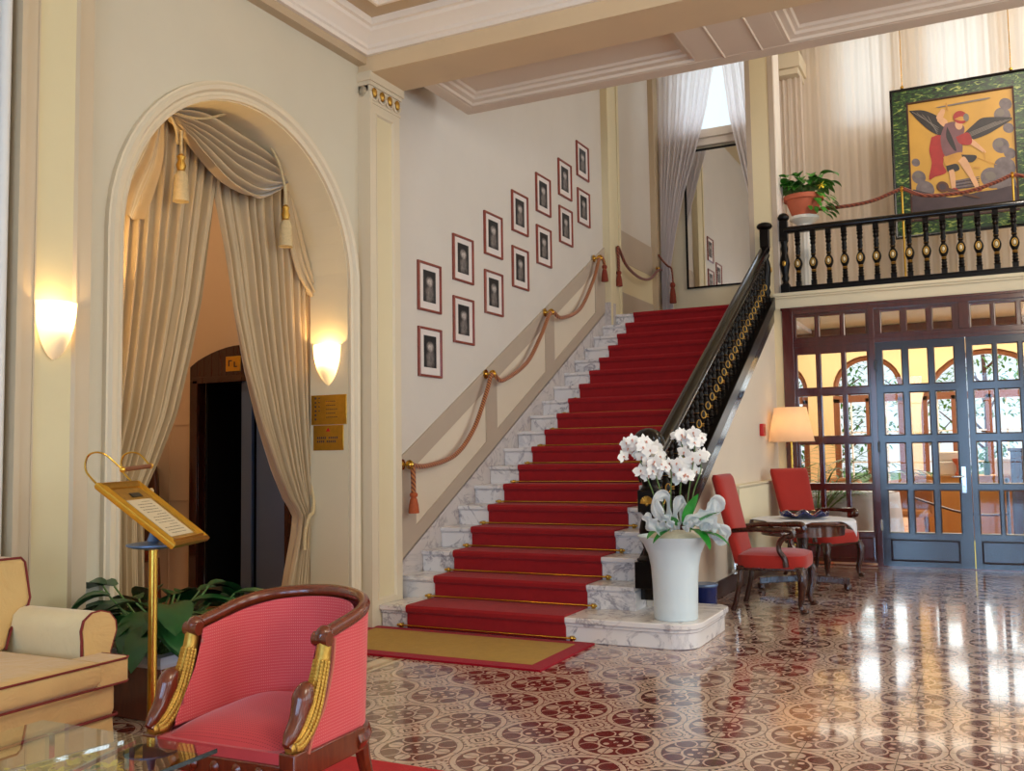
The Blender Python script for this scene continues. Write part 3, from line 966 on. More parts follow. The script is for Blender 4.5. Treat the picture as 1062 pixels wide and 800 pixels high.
# door mat at the foot of the stairs
R = thing('doormat', 'mustard rectangular mat with crimson border at the foot of the stairs', 'mat', (-3.35, 5.66, 0))
b = MB(); fn = lambda u, v, d: (-3.35 + u, 5.655 + v, d)
b.frame_rect(fn, 1.80, 0.87, [(0, 0.001), (0, 0.014), (0.10, 0.016), (0.10, 0.001)])
part(b, 'mat_border', M_MATRED, R, True)
b = MB(); b.box(-3.35 - .80, -3.35 + .80, 5.655 - .335, 5.655 + .335, 0.001, 0.017)
part(b, 'mat_centre', M_MATTAN, R, True)

# ------------------------------------------------------------------ balustrades
M_IVORY = simple('ivory_enamel', rgb(226, 208, 172), .35, var=.1, scale=60)
def baluster_mb(h, r=1.0, face='x', block=0.05):
    """turned baluster standing on z=0"""
    p = [(0.021, 0.07), (0.027, 0.085), (0.016, 0.105), (0.023, 0.13), (0.017, 0.155), (0.022, 0.185), (0.016, 0.215), (0.021, 0.24), (0.014, 0.275),
         (0.022, 0.31), (0.032, 0.36), (0.036, 0.41), (0.032, 0.46), (0.022, 0.505), (0.014, 0.535),
         (0.021, 0.565), (0.016, 0.60), (0.022, 0.635), (0.016, 0.67), (0.021, 0.70), (0.015, 0.74), (0.024, 0.78), (0.018, 0.82), (0.026, 0.86), (0.019, 0.885), (0.026, 0.91), (0.021, 0.93)]
    b = MB()
    b.lathe([(a * r, z * h) for a, z in p], n=10)
    b.mi = 1
    for z in (.245, .275, .565): b.lathe([(.0165 * r, (z - .012) * h), (.0215 * r, z * h), (.0165 * r, (z + .012) * h)], n=10, cap=False)
    b.mi = 0
    b.box(-block / 2, block / 2, -block / 2, block / 2, 0, 0.075 * h)
    b.box(-block / 2, block / 2, -block / 2, block / 2, 0.92 * h, h)
    return b
def medallion_mb(h, r=1.0, face='x'):
    b = MB()
    for s_ in ((1,) if face == 'x' else (-1,)):
        M = Matrix.Rotation(s_ * PI / 2, 3, 'Y') if face == 'x' else Matrix.Rotation(-s_ * PI / 2, 3, 'X')
        c = (s_ * 0.035 * r, 0, 0.41 * h) if face == 'x' else (0, s_ * 0.035 * r, 0.41 * h)
        ringp = []
        for i in range(12):
            a = 2 * PI * i / 12
            q = (0.017 * r * math.cos(a), 0.028 * r * math.sin(a))
            ringp.append((c[0], q[0] * 1.2, c[2] + q[1]) if face == 'x' else (q[0], c[1], c[2] + q[1]))
        b.tube(ringp, 0.0045 * r, 5, closed=True)
        b.mi = 1; b.ell(c, (0.007, 0.010 * r, 0.019 * r) if face == 'x' else (0.010 * r, 0.007, 0.019 * r), 8, 6); b.mi = 0
    if face == 'x':
        ca = math.cos(-PI / 4.5); sa = math.sin(-PI / 4.5)
        b.v = [(x * ca - y * sa, x * sa + y * ca, z) for x, y, z in b.v]
    return b
def multi(root, names, meshes_mats, places, sub=None):
    """first instance built, the rest copied (object.copy sharing mesh data)"""
    first = None
    for loc in places:
        if first is None:
            first = part(meshes_mats[0], names[0], meshes_mats[1], root)
            first.location = loc
            subs = []
            if sub:
                s_ = part(sub[0], sub[1], sub[2], first); subs.append(s_)
        else:
            c = first.copy(); COL.objects.link(c); c.parent = root; c.location = loc
            for s_ in subs:
                d = s_.copy(); COL.objects.link(d); d.parent = c

RX = -2.245
SR = thing('stair_railing', 'black carved stair balustrade with gilt medallions and sloping handrail', 'railing', (RX, 6.55, 0.336))
ox, oy, oz = SR.location
# sloping base board (glossy black string) and handrail
b = MB()
b.prism([(6.62, NOSE(6.62) - 0.17), (11.19, NOSE(11.19) - 0.17), (11.19, NOSE(11.19) - 0.02), (6.62, NOSE(6.62) - 0.02)], F, -2.30, -2.185)
part(b, 'base_board', M_BLACK, SR, True, bevel=.004)
b = MB()
b.prism([(6.62, NOSE(6.62) - 0.025), (11.19, NOSE(11.19) - 0.025), (11.19, NOSE(11.19) + 0.12), (6.62, NOSE(6.62) + 0.12)], F, -2.315, -2.17)
part(b, 'bottom_rail', M_BLACKWOOD, SR, True, bevel=.006)
b = MB()
hp = [(-0.05, 0.0), (-0.045, -0.02), (0.045, -0.02), (0.05, 0.0), (0.062, 0.02), (0.062, 0.045), (0.045, 0.07), (0.02, 0.083), (-0.02, 0.083), (-0.045, 0.07), (-0.062, 0.045), (-0.062, 0.02)]
path = [lambda u, v, y=y: (RX + u, y, NOSE(y) + 0.69 + v) for y in (6.62, 11.06)]
b.strip(hp, path)
part(b, 'handrail', M_BLACK, SR, True, angle=60)
hb = 0.60
ys = [6.78 + 0.152 * i for i in range(28)]
multi(SR, ['baluster'], (baluster_mb(hb, 1.4), [M_BLACKWOOD, M_OLDGOLD]), [(RX - ox, y - oy, NOSE(y) + 0.11 - oz) for y in ys], (medallion_mb(hb, 1.15), 'medallion', [M_OLDGOLD, M_IVORY]))
# lower newel
b = MB()
nx, ny = -2.19, 6.55
b.box(nx - .095, nx + .095, ny - .095, ny + .095, 0.336, 0.52)
b.lathe([(0.10, 0.52), (0.105, 0.535), (0.06, 0.56), (0.05, 0.60), (0.075, 0.68), (0.082, 0.74), (0.07, 0.80), (0.05, 0.84), (0.072, 0.865)], (nx, ny, 0), 20)
b.box(nx - .07, nx + .07, ny - .07, ny + .07, 0.865, 1.02)
b.lathe([(0.07, 1.02), (0.05, 1.05), (0.062, 1.10), (0.07, 1.17), (0.055, 1.24), (0.065, 1.27), (0.045, 1.30), (0.06, 1.33)], (nx, ny, 0), 20)
nw = part(b, 'newel_post', M_BLACKWOOD, SR, True, bevel=.005)
b = MB()
vs, fs = [], []
for i in range(9):
    th = PI * 0.5 * i / 8
    for j in range(40):
        a = 2 * PI * j / 40
        rr = 0.115 * math.cos(th) * (1 + 0.035 * math.cos(a * 20)) + 0.001
        vs.append((nx + rr * math.cos(a), ny + rr * math.sin(a), 1.345 + 0.115 * math.sin(th)))
for i in range(8):
    for j in range(40): fs.append((i * 40 + j, i * 40 + (j + 1) % 40, (i + 1) * 40 + (j + 1) % 40, (i + 1) * 40 + j))
fs.append(tuple(range(40)))
b.add(vs, fs)
b.lathe([(0.06, 1.325), (0.10, 1.33), (0.112, 1.345)], (nx, ny, 0), 24)
part(b, 'newel_cap', M_BLACK, nw, True)
b = MB()
for sx, sy in ((0, -1), (-1, 0)):
    c = (nx + sx * .073, ny + sy * .073, 0.945)
    for k in range(9):
        a = PI * (k / 8.0)
        d = (0.045 * math.cos(a), 0.045 * math.sin(a))
        e = (c[0] + (d[0] if sy else 0), c[1] + (d[0] if sx else 0), c[2] - 0.01 + d[1])
        b.tube([(c[0], c[1], c[2] - 0.02), e], [0.004, 0.009], 6)
    b.ell((c[0], c[1], c[2] - .022), 0.013, 8, 6)
part(b, 'shell_ornament', M_OLDGOLD, nw, True)
# upper newel
b = MB()
nx, ny = -2.25, 11.12
b.box(nx - .055, nx + .055, ny - .055, ny + .055, NOSE(11.12) - .1, NOSE(11.12) + .14)
zb = NOSE(11.12) + .14
b.lathe([(0.05, zb), (0.035, zb + .03), (0.05, zb + .07), (0.035, zb + .12), (0.048, zb + .17), (0.05, zb + .24), (0.062, zb + .33), (0.05, zb + .41), (0.035, zb + .46), (0.05, zb + .5), (0.036, zb + .56), (0.05, zb + .6)], (nx, ny, 0), 16)
b.box(nx - .05, nx + .05, ny - .05, ny + .05, 3.62, 3.83)
b.lathe([(0.04, 3.83), (0.06, 3.835), (0.085, 3.855), (0.09, 3.875), (0.075, 3.90), (0.04, 3.915), (0.0, 3.918)], (nx, ny, 0), 24)
nw = part(b, 'newel_post', M_BLACKWOOD, SR, True, bevel=.004)
b = MB()
b.ell((nx + .062, ny, zb + .33), (0.008, 0.02, 0.03), 8, 6)
part(b, 'medallion', M_OLDGOLD, nw, True)

# balcony railing
BY = 11.30
BR = thing('balcony_railing', 'black turned balcony railing with gilt medallions above the glazed doors', 'railing', (-2.07, BY, 3.095))
b = MB()
b.strip([(-.035, 3.80), (-.05, 3.815), (-.05, 3.85), (-.03, 3.872), (.03, 3.872), (.05, 3.85), (.05, 3.815), (.035, 3.80)], [lambda u, v: (-2.06, BY + u, v), lambda u, v: (2.5, BY + u, v)])
part(b, 'handrail', M_BLACK, BR, True, angle=50)
b = MB(); b.box(-2.06, 2.5, BY - .035, BY + .035, 3.096, 3.15); b.box(-2.06, 2.5, BY - .028, BY + .028, 3.15, 3.17)
part(b, 'bottom_rail', M_BLACKWOOD, BR, True, bevel=.005)
ox, oy, oz = BR.location
multi(BR, ['baluster'], (baluster_mb(0.63, 1.4, 'y', .058), [M_BLACKWOOD, M_OLDGOLD]), [(-1.913 + 0.1708 * k - ox, 0, 3.17 - oz) for k in range(26)], (medallion_mb(0.63, 1.45, 'y'), 'medallion', [M_OLDGOLD, M_IVORY]))
for x in (-2.065, 2.5):
    b = MB()
    b.box(x - .05, x + .05, BY - .05, BY + .05, 3.096, 3.20)
    b.lathe([(0.045, 3.20), (0.03, 3.23), (0.045, 3.27), (0.034, 3.31), (0.045, 3.36), (0.06, 3.44), (0.045, 3.53), (0.034, 3.57), (0.045, 3.62), (0.034, 3.67), (0.045, 3.71)], (x, BY, 0), 14)
    b.box(x - .045, x + .045, BY - .045, BY + .045, 3.71, 3.95)
    b.lathe([(0.035, 3.95), (0.05, 3.955), (0.066, 3.98), (0.066, 4.0), (0.045, 4.03), (0.02, 4.042), (0, 4.044)], (x, BY, 0), 16)
    nw = part(b, 'newel_post', M_BLACKWOOD, BR, True, bevel=.004)
    b = MB(); b.ell((x, BY - .058, 3.44), (0.02, .008, .032), 8, 6); part(b, 'medallion', M_OLDGOLD, nw, True)

# ------------------------------------------------------------------ ropes
def tassel(b, c, L=0.2, r=0.035):
    x, y, z = c   # top
    b.lathe([(0.008, z), (r * .55, z - .006), (r * .75, z - L * .1), (r * .7, z - L * .2), (r * .45, z - L * .27), (r * .62, z - L * .33), (r * .85, z - L * .6), (r, z - L * .95), (r * .96, z - L), (0.0, z - L + .005)][::-1], (x, y, 0), 14)
def boss(b, wall, out, r=.035):
    """brass wall boss from wall point towards out"""
    a, c = Vector(wall), Vector(out)
    d = (c - a)
    b.tube([a, a + d * .12, a + d * .14, a + d * .3], [r, r, r * .5, r * .3], 14)
    b.tube([a + d * .3, c], r * .3, 10)
    b.ell(c, r * .55, 10, 8)
RW = -4.262
rope_pts = [(6.52, 1.217), (6.765, 1.200), (7.242, 1.285), (7.594, 1.52), (7.845, 1.86), (7.973, 2.045), (8.182, 1.995), (8.724, 2.21), (9.086, 2.53), (9.35, 2.805), (9.62, 2.775), (10.159, 2.94), (10.60, 3.34), (10.824, 3.656)]
R = thing('rope_handrail', 'twisted gold and red rope swagged along the picture wall as handrail', 'rope', (RW, 6.52, 0.5))
segs = [rope_pts[0:6], rope_pts[5:10], rope_pts[9:14]]
b = MB()
first = [(-4.185, 6.575, 0.97), (-4.185, 6.573, 1.10), (-4.185, 6.56, 1.19), (-4.185, 6.53, 1.225)]
whole = first[:-1] + [(-4.185, y, z) for y, z in rope_pts] + [(-4.185, 10.92, 3.67), (-4.185, 10.975, 3.62), (-4.185, 10.985, 3.52)]
b.tube(smooth_path(whole, 8), 0.021, 8)
part(b, 'rope', M_ROPE, R, True)
for i in (0, 5, 9, 13):
    y, z = rope_pts[i]
    b = MB(); boss(b, (RW, y, z), (-4.185, y, z), .045); b.tube([(-4.185 + .03 * math.cos(a), y, z + .03 * math.sin(a)) for a in [2 * PI * k / 14 for k in range(14)]], .008, 6, closed=True)
    part(b, 'wall_bracket', M_BRASS, R, True)
b = MB(); tassel(b, (-4.185, 6.576, 0.995), 0.17, .045); part(b, 'tassel', M_TASSEL, R, True)
b = MB(); tassel(b, (-4.185, 10.987, 3.60), 0.21, .045); part(b, 'tassel', M_TASSELRED, R, True)
R = thing('rope_barrier', 'rust red rope swag with tassels on the upper landing wall', 'rope', (-4.27, 11.45, 3.3))
b = MB()
lp = [(11.46, 3.56), (11.455, 3.75), (11.45, 3.905), (11.75, 3.72), (12.25, 3.64), (12.7, 3.69), (13.08, 3.87), (13.28, 3.905), (13.345, 3.80), (13.35, 3.58)]
b.tube(smooth_path([(-4.17, y, z) for y, z in lp], 8), 0.02, 8); part(b, 'rope', M_ROPERED, R, True)
for y, z in ((11.46, 3.91), (13.12, 3.91)):
    b = MB(); boss(b, (-4.275 if y < 13 else -4.2, y, z), (-4.17, y, z), .035); part(b, 'wall_bracket', M_BRASS, R, True)
for y, z in ((11.46, 3.60), (13.35, 3.62)):
    b = MB(); tassel(b, (-4.17, y, z), 0.2, .045); part(b, 'tassel', M_TASSELRED, R, True)

# ------------------------------------------------------------------ framed portraits up the stairs
def portrait_mat(name, seed):
    t = NT(name)
    x, y, z = t.xyz()
    n = t.noise(16 + seed % 5, 5, 0.7)
    g1 = ((x - 0.004 * (seed % 3 - 1)) * 13).pow(2.0) if False else ((x * 14) * (x * 14) + ((z - 0.045) * 17) * ((z - 0.045) * 17))
    g2 = ((x * 9) * (x * 9) + ((z + 0.06) * 7) * ((z + 0.06) * 7))
    fig = (1.0 - g1).max(0.0).max((0.8 - g2).max(0.0) * 0.7)
    k = fig * (n * 1.3) + n * 0.18
    t.set(col=t.ramp(k.clamp(), [(0.0, rgb(10, 9, 11)), (0.22, rgb(36, 33, 35)), (0.5, rgb(128, 118, 112)), (0.85, rgb(222, 210, 200))]), rough=0.5)
    return t.m
PRINTS = [portrait_mat('portrait_engraving_%d' % i, i) for i in range(4)]
pics = [(6.989, 2.729), (7.585, 3.077), (8.190, 3.422), (8.793, 3.771), (9.385, 4.105), (9.995, 4.43), (10.549, 4.795),
        (6.989, 2.166), (7.582, 2.509), (8.186, 2.849), (8.785, 3.193), (9.381, 3.535), (9.998, 3.885), (10.555, 4.225)]
def picture(loc, label, pm, w=0.375, h=0.425):
    R = thing('picture_frame', label, 'picture', loc, PI / 2, 'framed portraits on the stair wall')   # local: width along X, faces -Y -> after +90deg faces +X
    fn = lambda u, v, d: (u, -d, v)
    b = MB(); b.frame_rect(fn, w, h, [(0, 0), (0, .018), (.006, .024), (.017, .022), (.022, .012), (.022, 0)]); part(b, 'frame', M_WOODFRAME, R)
    b = MB(); b.box(-w / 2 + .02, w / 2 - .02, -.008, 0, -h / 2 + .02, h / 2 - .02); part(b, 'mat_board', M_MATBOARD, R)
    b = MB(); b.box(-.100, .100, -.011, -.007, -.130, .143); part(b, 'print', pm, R)
    return R
WHERE = ['lowest at the foot of the stairs', 'second up from the foot of the stairs', 'third up the stairs', 'fourth up, in the middle', 'fifth up the stairs', 'sixth up, next to last', 'topmost at the head of the stairs']
for i, (y, z) in enumerate(pics):
    row = 'upper' if i < 7 else 'lower'
    picture((-4.279, y, z), 'framed portrait print, %s row, %s' % (row, WHERE[i % 7]), PRINTS[(i * 3) % 4])

# ------------------------------------------------------------------ landing mirror
R = thing('wall_mirror', 'large black framed mirror on the landing wall under the window', 'mirror', (-3.3, 13.49, 3.63))
b = MB(); fn = lambda u, v, d: (-3.29 + u, 13.498 - d, 4.65 + v)
b.frame_rect(fn, 1.14, 2.04, [(0, 0), (0, .03), (.012, .036), (.025, .03), (.03, 0)]); part(b, 'frame', M_BLACKWOOD, R, True)
b = MB(); b.box(-3.29 - .55, -3.29 + .55, 13.485, 13.498, 4.65 - 1.0, 4.65 + 1.0); part(b, 'mirror_glass', M_MIRROR, R, True)

# ------------------------------------------------------------------ curtains
def fold_noise(u, n, seed=0.0, amp=1.0):
    p = u * n * 2 * PI
    a = math.sin(p + 0.8 * math.sin(p * 0.37 + seed))
    a = math.copysign(abs(a) ** 1.3, a) if a < 0 else a ** .75
    return amp * (a * 0.72 + 0.28 * math.sin(p * 2.3 + seed * 2.1))
def curtain_xz(xl, xr, ztop, zbot, y, n, amp, seed, nu, nv, gather=None):
    """xl(z), xr(z) edge functions; folds in y"""
    b = MB()
    def f(u, v):
        z = lerp(ztop, zbot, v)
        a, c = xl(z), xr(z)
        wd = max(0.02, c - a)
        w0 = max(0.02, xr(ztop) - xl(ztop))
        k = min(1.5, (w0 / wd) ** 0.5)
        uu = u + 0.006 * math.sin(u * 23 + z * 1.3 + seed)
        return (a + wd * u, y + amp * k * fold_noise(uu, n, seed + 0.15 * z), z)
    b.grid(f, nu, nv)
    return b
def edge(pts):
    P = sorted([(z, x) for x, z in pts])
    return lambda z: interp(P, z)[0]
# landing: two tied-back sheer curtains
R = thing('curtain', 'white sheer curtain tied back left of the landing window', 'curtain', (-4.0, 13.25, 3.05), group='sheer curtains of the landing window')
xl = lambda z: -4.18
xr = edge([(-3.28, 7.0), (-3.33, 6.76), (-3.445, 6.19), (-3.60, 5.65), (-3.81, 4.98), (-3.94, 4.44), (-4.03, 3.94), (-4.02, 3.7), (-3.99, 3.05)])
b = curtain_xz(xl, xr, 7.0, 3.05, 13.27, 9, .026, 1.0, 110, 40); part(b, 'cloth', M_SHEERBLUE, R, True, angle=180)
b = MB(); b.tube(smooth_path([(-4.19, 13.2, 4.12), (-4.12, 13.17, 4.02), (-4.05, 13.17, 3.94), (-4.0, 13.18, 3.90), (-3.99, 13.2, 3.75), (-3.99, 13.2, 3.68)], 5), .014, 8); tb = part(b, 'tieback', M_ROPERED, R, True)
b = MB(); tassel(b, (-3.99, 13.19, 3.70), .3, .05); part(b, 'tassel', M_TASSELRED, tb, True)
R = thing('curtain', 'white sheer curtain right of the landing window beside the pier', 'curtain', (-2.8, 13.25, 3.05), group='sheer curtains of the landing window')
xr2 = lambda z: -2.42
xl2 = edge([(-3.26, 7.0), (-3.20, 6.76), (-3.12, 6.0), (-2.98, 5.3), (-2.86, 4.7), (-2.70, 4.1), (-2.66, 3.8), (-2.7, 3.05)])
b = curtain_xz(xl2, xr2, 7.0, 3.05, 13.27, 8, .026, 4.0, 100, 40); part(b, 'cloth', M_SHEERBLUE, R, True, angle=180)
b = MB(); b.tube([(-4.2, 13.22, 6.97), (-2.46, 13.22, 6.97)], .018, 10); b.ell((-4.15, 13.22, 6.97), .03, 10, 8)
solo(b, 'curtain_rod', M_BRASS, 'brass curtain rod over the landing window', 'curtain rod', (-3.3, 13.22, 6.97))
# balcony curtains
R = thing('curtain', 'narrow beige curtain hanging beside the pier behind the potted plant', 'curtain', (-2.2, 12.95, 3.09), group='curtains along the balcony')
b = curtain_xz(lambda z: -2.44, lambda z: -2.06, 6.29, 3.10, 12.98, 5, .026, 2.0, 60, 24); part(b, 'cloth', M_SHEER, R, True, angle=180)
panels = [(-2.2, -0.86, 9, 'cream sheer balcony curtain left of the big painting'), (-0.87, 0.31, 8, 'cream sheer balcony curtain behind the big painting'), (0.30, 1.75, 9, 'cream sheer balcony curtain right of the painting'),
          (1.74, 3.2, 8, 'cream sheer balcony curtain far to the right'), (3.19, 4.85, 8, 'cream sheer balcony curtain in the right corner')]
for i, (a, c, n, lab) in enumerate(panels):
    R = thing('curtain', lab, 'curtain', ((a + c) / 2, 13.3, 3.09), group='curtains along the balcony')
    b = curtain_xz(lambda z, a=a: a, lambda z, c=c: c, 7.0, 3.10, 13.3 + .02 * (i % 2), n, .014, i * 1.7, 130, 24); part(b, 'cloth', M_SHEER, R, True, angle=180)
# ------------------------------------------------------------------ drapery in the arch
DX = -4.70
def arch_z(y, R=RA + .03):
    d = R * R - (y - YC) ** 2
    return ZS + math.sqrt(max(0.0, d))
def drape(yl, yr, zbot, ytop0, ytop1, n, amp, seed, nu=120, nv=50, x=DX):
    b = MB()
    def f(u, v):
        yt = lerp(ytop0, ytop1, u)
        zt = min(arch_z(yt), 3.62)
        z = lerp(zt, zbot, v)
        a, c = yl(z), yr(z)
        wd = max(0.02, c - a)
        k = min(1.3, ((ytop1 - ytop0) / wd) ** 0.4)
        s = min(1.0, v * 6)
        y = lerp(yt, a + wd * u, s)
        return (x + amp * k * fold_noise(u + .008 * math.sin(u * 19 + z * 1.1), n, seed + 0.1 * z), y, z)
    b.grid(f, nu, nv)
    return b
R = thing('drape', 'champagne silk drape gathered to the left of the arch', 'curtain', (DX, 4.2, 0.05))
yl = lambda z: 3.765
yr = edge([(4.95, 3.62), (4.877, 3.011), (4.817, 2.699), (4.758, 2.361), (4.651, 1.962), (4.531, 1.578), (4.376, 1.272), (4.29, 1.12), (4.27, 0.95), (4.31, 0.05)])
b = drape(yl, yr, 0.06, 3.765, 4.93, 13, .046, 0.5, 160); part(b, 'cloth', M_DRAPE, R, True, angle=180)
b = MB(); b.tube(smooth_path([(-4.66, 3.77, 1.25), (-4.62, 4.0, 1.13), (-4.61, 4.2, 1.08), (-4.64, 4.30, 1.10)], 6), .018, 8); part(b, 'tieback', M_TASSELCREAM, R, True)
R = thing('drape', 'champagne silk drape swept to the right of the arch and tied low', 'curtain', (DX, 5.5, 0.05))
yl2 = edge([(4.80, 3.62), (4.876, 3.079), (4.972, 2.727), (5.05, 2.333), (5.168, 1.937), (5.329, 1.532), (5.506, 1.183), (5.64, 0.98), (5.76, 0.86), (5.74, 0.72), (5.63, 0.36), (5.60, 0.05)])
yr2 = edge([(5.86, 3.6), (5.88, 1.5), (5.90, 0.9), (5.91, 0.05)])
b = drape(yl2, yr2, 0.06, 4.88, 5.86, 11, .044, 2.2, 150); part(b, 'cloth', M_DRAPE, R, True, angle=180)
b = MB(); b.tube(smooth_path([(-4.66, 5.875, 1.14), (-4.63, 5.86, 1.0), (-4.60, 5.82, 0.88), (-4.60, 5.77, 0.84), (-4.62, 5.75, 0.72), (-4.62, 5.745, 0.60)], 6), .014, 8); part(b, 'tieback', M_TASSELCREAM, R, True)
# swag
R = thing('swag', 'silk swag draped in folds across the top of the arch', 'curtain', (-4.63, 4.95, 3.1))
topc = smooth_path([(4.33, 3.50, 0), (4.42, 3.56, 0), (4.674, 3.66, 0), (4.992, 3.66, 0), (5.257, 3.60, 0), (5.46, 3.48, 0), (5.56, 3.36, 0)], 8)
botc = smooth_path([(4.36, 3.47, 0), (4.45, 3.39, 0), (4.593, 3.255, 0), (4.812, 3.13, 0), (5.092, 3.10, 0), (5.33, 3.20, 0), (5.55, 3.345, 0)], 8)
nk = len(topc) - 1
def fsw(u, v):
    i = min(nk - 1, int(u * nk)); k = u * nk - i
    a = topc[i].lerp(topc[i + 1], k); c = botc[i].lerp(botc[i + 1], k)
    s = math.sin(PI * u) ** 0.7
    w = v + 0.03 * math.sin(u * 5 + v * 9)
    y = lerp(a.x, c.x, v); z = lerp(a.y, c.y, v) - 0.10 * s * math.sin(PI * v) * (0.5 - abs(u - .5))
    sn = math.sin(w * 2 * PI * 6.5)
    d = 0.062 * s * (math.copysign(abs(sn) ** .7, sn)) + 0.10 * s * (v ** 0.7) + .03
    d += 0.012 * math.sin(u * 60) * (1 - s)
    return (-4.655 + d, y, z)
b = MB(); b.grid(fsw, 60, 130); part(b, 'cloth', M_DRAPE, R, True, angle=180)
b = MB()
b.tube(smooth_path([(-4.60, 4.34, 3.53), (-4.57, 4.40, 3.40), (-4.56, 4.41, 3.30)], 6), .010, 8)
part(b, 'cord', M_TASSELCREAM, R, True); b = MB()
b.tube(smooth_path([(-4.60, 4.35, 3.50), (-4.55, 4.6, 3.52), (-4.53, 4.85, 3.64)], 6), .009, 8)
part(b, 'cord', M_TASSELCREAM, R, True); b = MB()
b.tube(smooth_path([(-4.56, 5.18, 3.62), (-4.52, 5.32, 3.43), (-4.53, 5.41, 3.24), (-4.55, 5.42, 3.05)], 6), .009, 8)
part(b, 'cord', M_TASSELCREAM, R, True)
# side tails (jabots)
def tail(name, label, pts_l, pts_r, seed, n):
    R = thing('drapery_tail', label, 'curtain', (-4.63, (pts_l[0][0] + pts_r[0][0]) / 2, pts_l[-1][1]))
    L = smooth_path([(y, z, 0) for y, z in pts_l], 8); Q = smooth_path([(y, z, 0) for y, z in pts_r], 8)
    m = len(L) - 1
    def f(u, v):
        i = min(m - 1, int(v * m)); k = v * m - i
        a = L[i].lerp(L[i + 1], k); c = Q[i].lerp(Q[i + 1], k)
        return (-4.64 + .03 * fold_noise(u, n, seed) * (0.4 + v), lerp(a.x, c.x, u), lerp(a.y, c.y, u))
    b = MB(); b.grid(f, 50, 40); part(b, 'cloth', M_DRAPE, R, True, angle=180)
tail('tail', 'silk drapery tail at the upper left edge of the arch', [(4.30, 3.45), (4.02, 3.17), (3.80, 2.95), (3.77, 2.76)], [(4.36, 3.50), (4.35, 3.2), (4.27, 2.95), (4.19, 2.77)], 1.0, 3)
tail('tail', 'silk drapery tail at the upper right edge of the arch', [(5.52, 3.36), (5.56, 3.0), (5.66, 2.70), (5.835, 2.52)], [(5.60, 3.33), (5.74, 3.05), (5.84, 2.80), (5.90, 2.58)], 3.0, 3)
def hang_tassel(label, y, ztop, L):
    R = thing('curtain_tassel', label, 'tassel', (-4.53, y, ztop - L), group='tassels on the arch swag')
    b = MB(); b.tube([(-4.53, y, ztop + .02), (-4.53, y, ztop - L * .45)], .009, 8); part(b, 'cord', M_TASSELCREAM, R, True)
    b = MB(); b.lathe([(.012, ztop - L * .3), (.028, ztop - L * .34), (.02, ztop - L * .40), (.032, ztop - L * .47), (.022, ztop - L * .54), (.03, ztop - L * .58)][::-1], (-4.53, y, 0), 14); part(b, 'tassel_head', M_OLDGOLD, R, True)
    b = MB(); b.lathe([(.026, ztop - L * .56), (.042, ztop - L * .63), (.048, ztop - L * .9), (.052, ztop - L), (0, ztop - L + .004)][::-1], (-4.53, y, 0), 16); part(b, 'tassel_skirt', M_TASSELCREAM, R, True)
hang_tassel('cream tassel hanging from the left end of the swag', 4.41, 3.36, .44)
hang_tassel('cream tassel hanging from the right end of the swag', 5.42, 3.26, .44)

# ------------------------------------------------------------------ sconces
t = NT('frosted_sconce_glass')
nt = t.nt
d_ = nt.nodes.new('ShaderNodeBsdfDiffuse'); d_.inputs[0].default_value = (.95, .9, .82, 1)
l_ = nt.nodes.new('ShaderNodeBsdfTranslucent'); l_.inputs[0].default_value = (1, .92, .78, 1)
m_ = nt.nodes.new('ShaderNodeMixShader'); m_.inputs[0].default_value = .55
nt.links.new(d_.outputs[0], m_.inputs[1]); nt.links.new(l_.outputs[0], m_.inputs[2]); nt.links.new(m_.outputs[0], t.out.inputs[0]); nt.nodes.remove(t.b)
M_FROST = t.m
LAMPS = []
def sconce(label, loc, rz, k=1.0, power=9):
    """local: wall plane at x=0, lamp projects to +x, tip downwards; loc = middle of the back"""
    R = thing('wall_sconce', label, 'wall lamp', loc, rz, 'frosted glass wall sconces')
    b = MB()
    H = 0.33 * k
    def f(u, v):
        a = -PI / 2 + PI * u
        z = lerp(H / 2, -H / 2, v)
        r = 0.128 * k * max(0.0, 1 - v ** 2.3 * 0.99) ** 0.62 * (1.0 - .10 * v)
        return (0.004 + r * 0.85 * math.cos(a), r * math.sin(a), z)
    b.grid(f, 24, 20)
    part(b, 'glass_shade', M_FROST, R, angle=180)
    b = MB(); b.box(0, .012, -.05 * k, .05 * k, -.07 * k, .07 * k); b.tube([(0.01, 0, 0), (0.05, 0, 0.0)], .012, 8)
    for s_ in (-1, 1): b.ell((.012 if k < 2 else 0, s_ * .112 * k, H / 2 - .035), .008, 8, 6)
    part(b, 'bracket', M_BRASS, R)
    b = MB(); b.ell((0.055, 0, .03 * k), (.02, .02, .035), 10, 8); part(b, 'bulb', M_BULB, R)
    M = Matrix.Rotation(rz, 3, 'Z')
    LAMPS.append((Vector(loc) + M @ Vector((.055 * k, 0, .085 * k)), power))
M_BULB = emit('glowing_bulb', (1, .82, .5), 8.0)
sconce('glowing frosted sconce on the near pilaster above the sofa', (-4.20, 3.25, 1.945), 0.0, .88, 5)
sconce('glowing frosted sconce inside the arch above the brass plates', (-4.485, 5.862, 1.985), -PI / 2, 0.92, 11)
sconce('frosted sconce on the hidden left jamb lighting the drape', (-4.485, 3.752, 1.985), PI / 2, 0.92, 60)

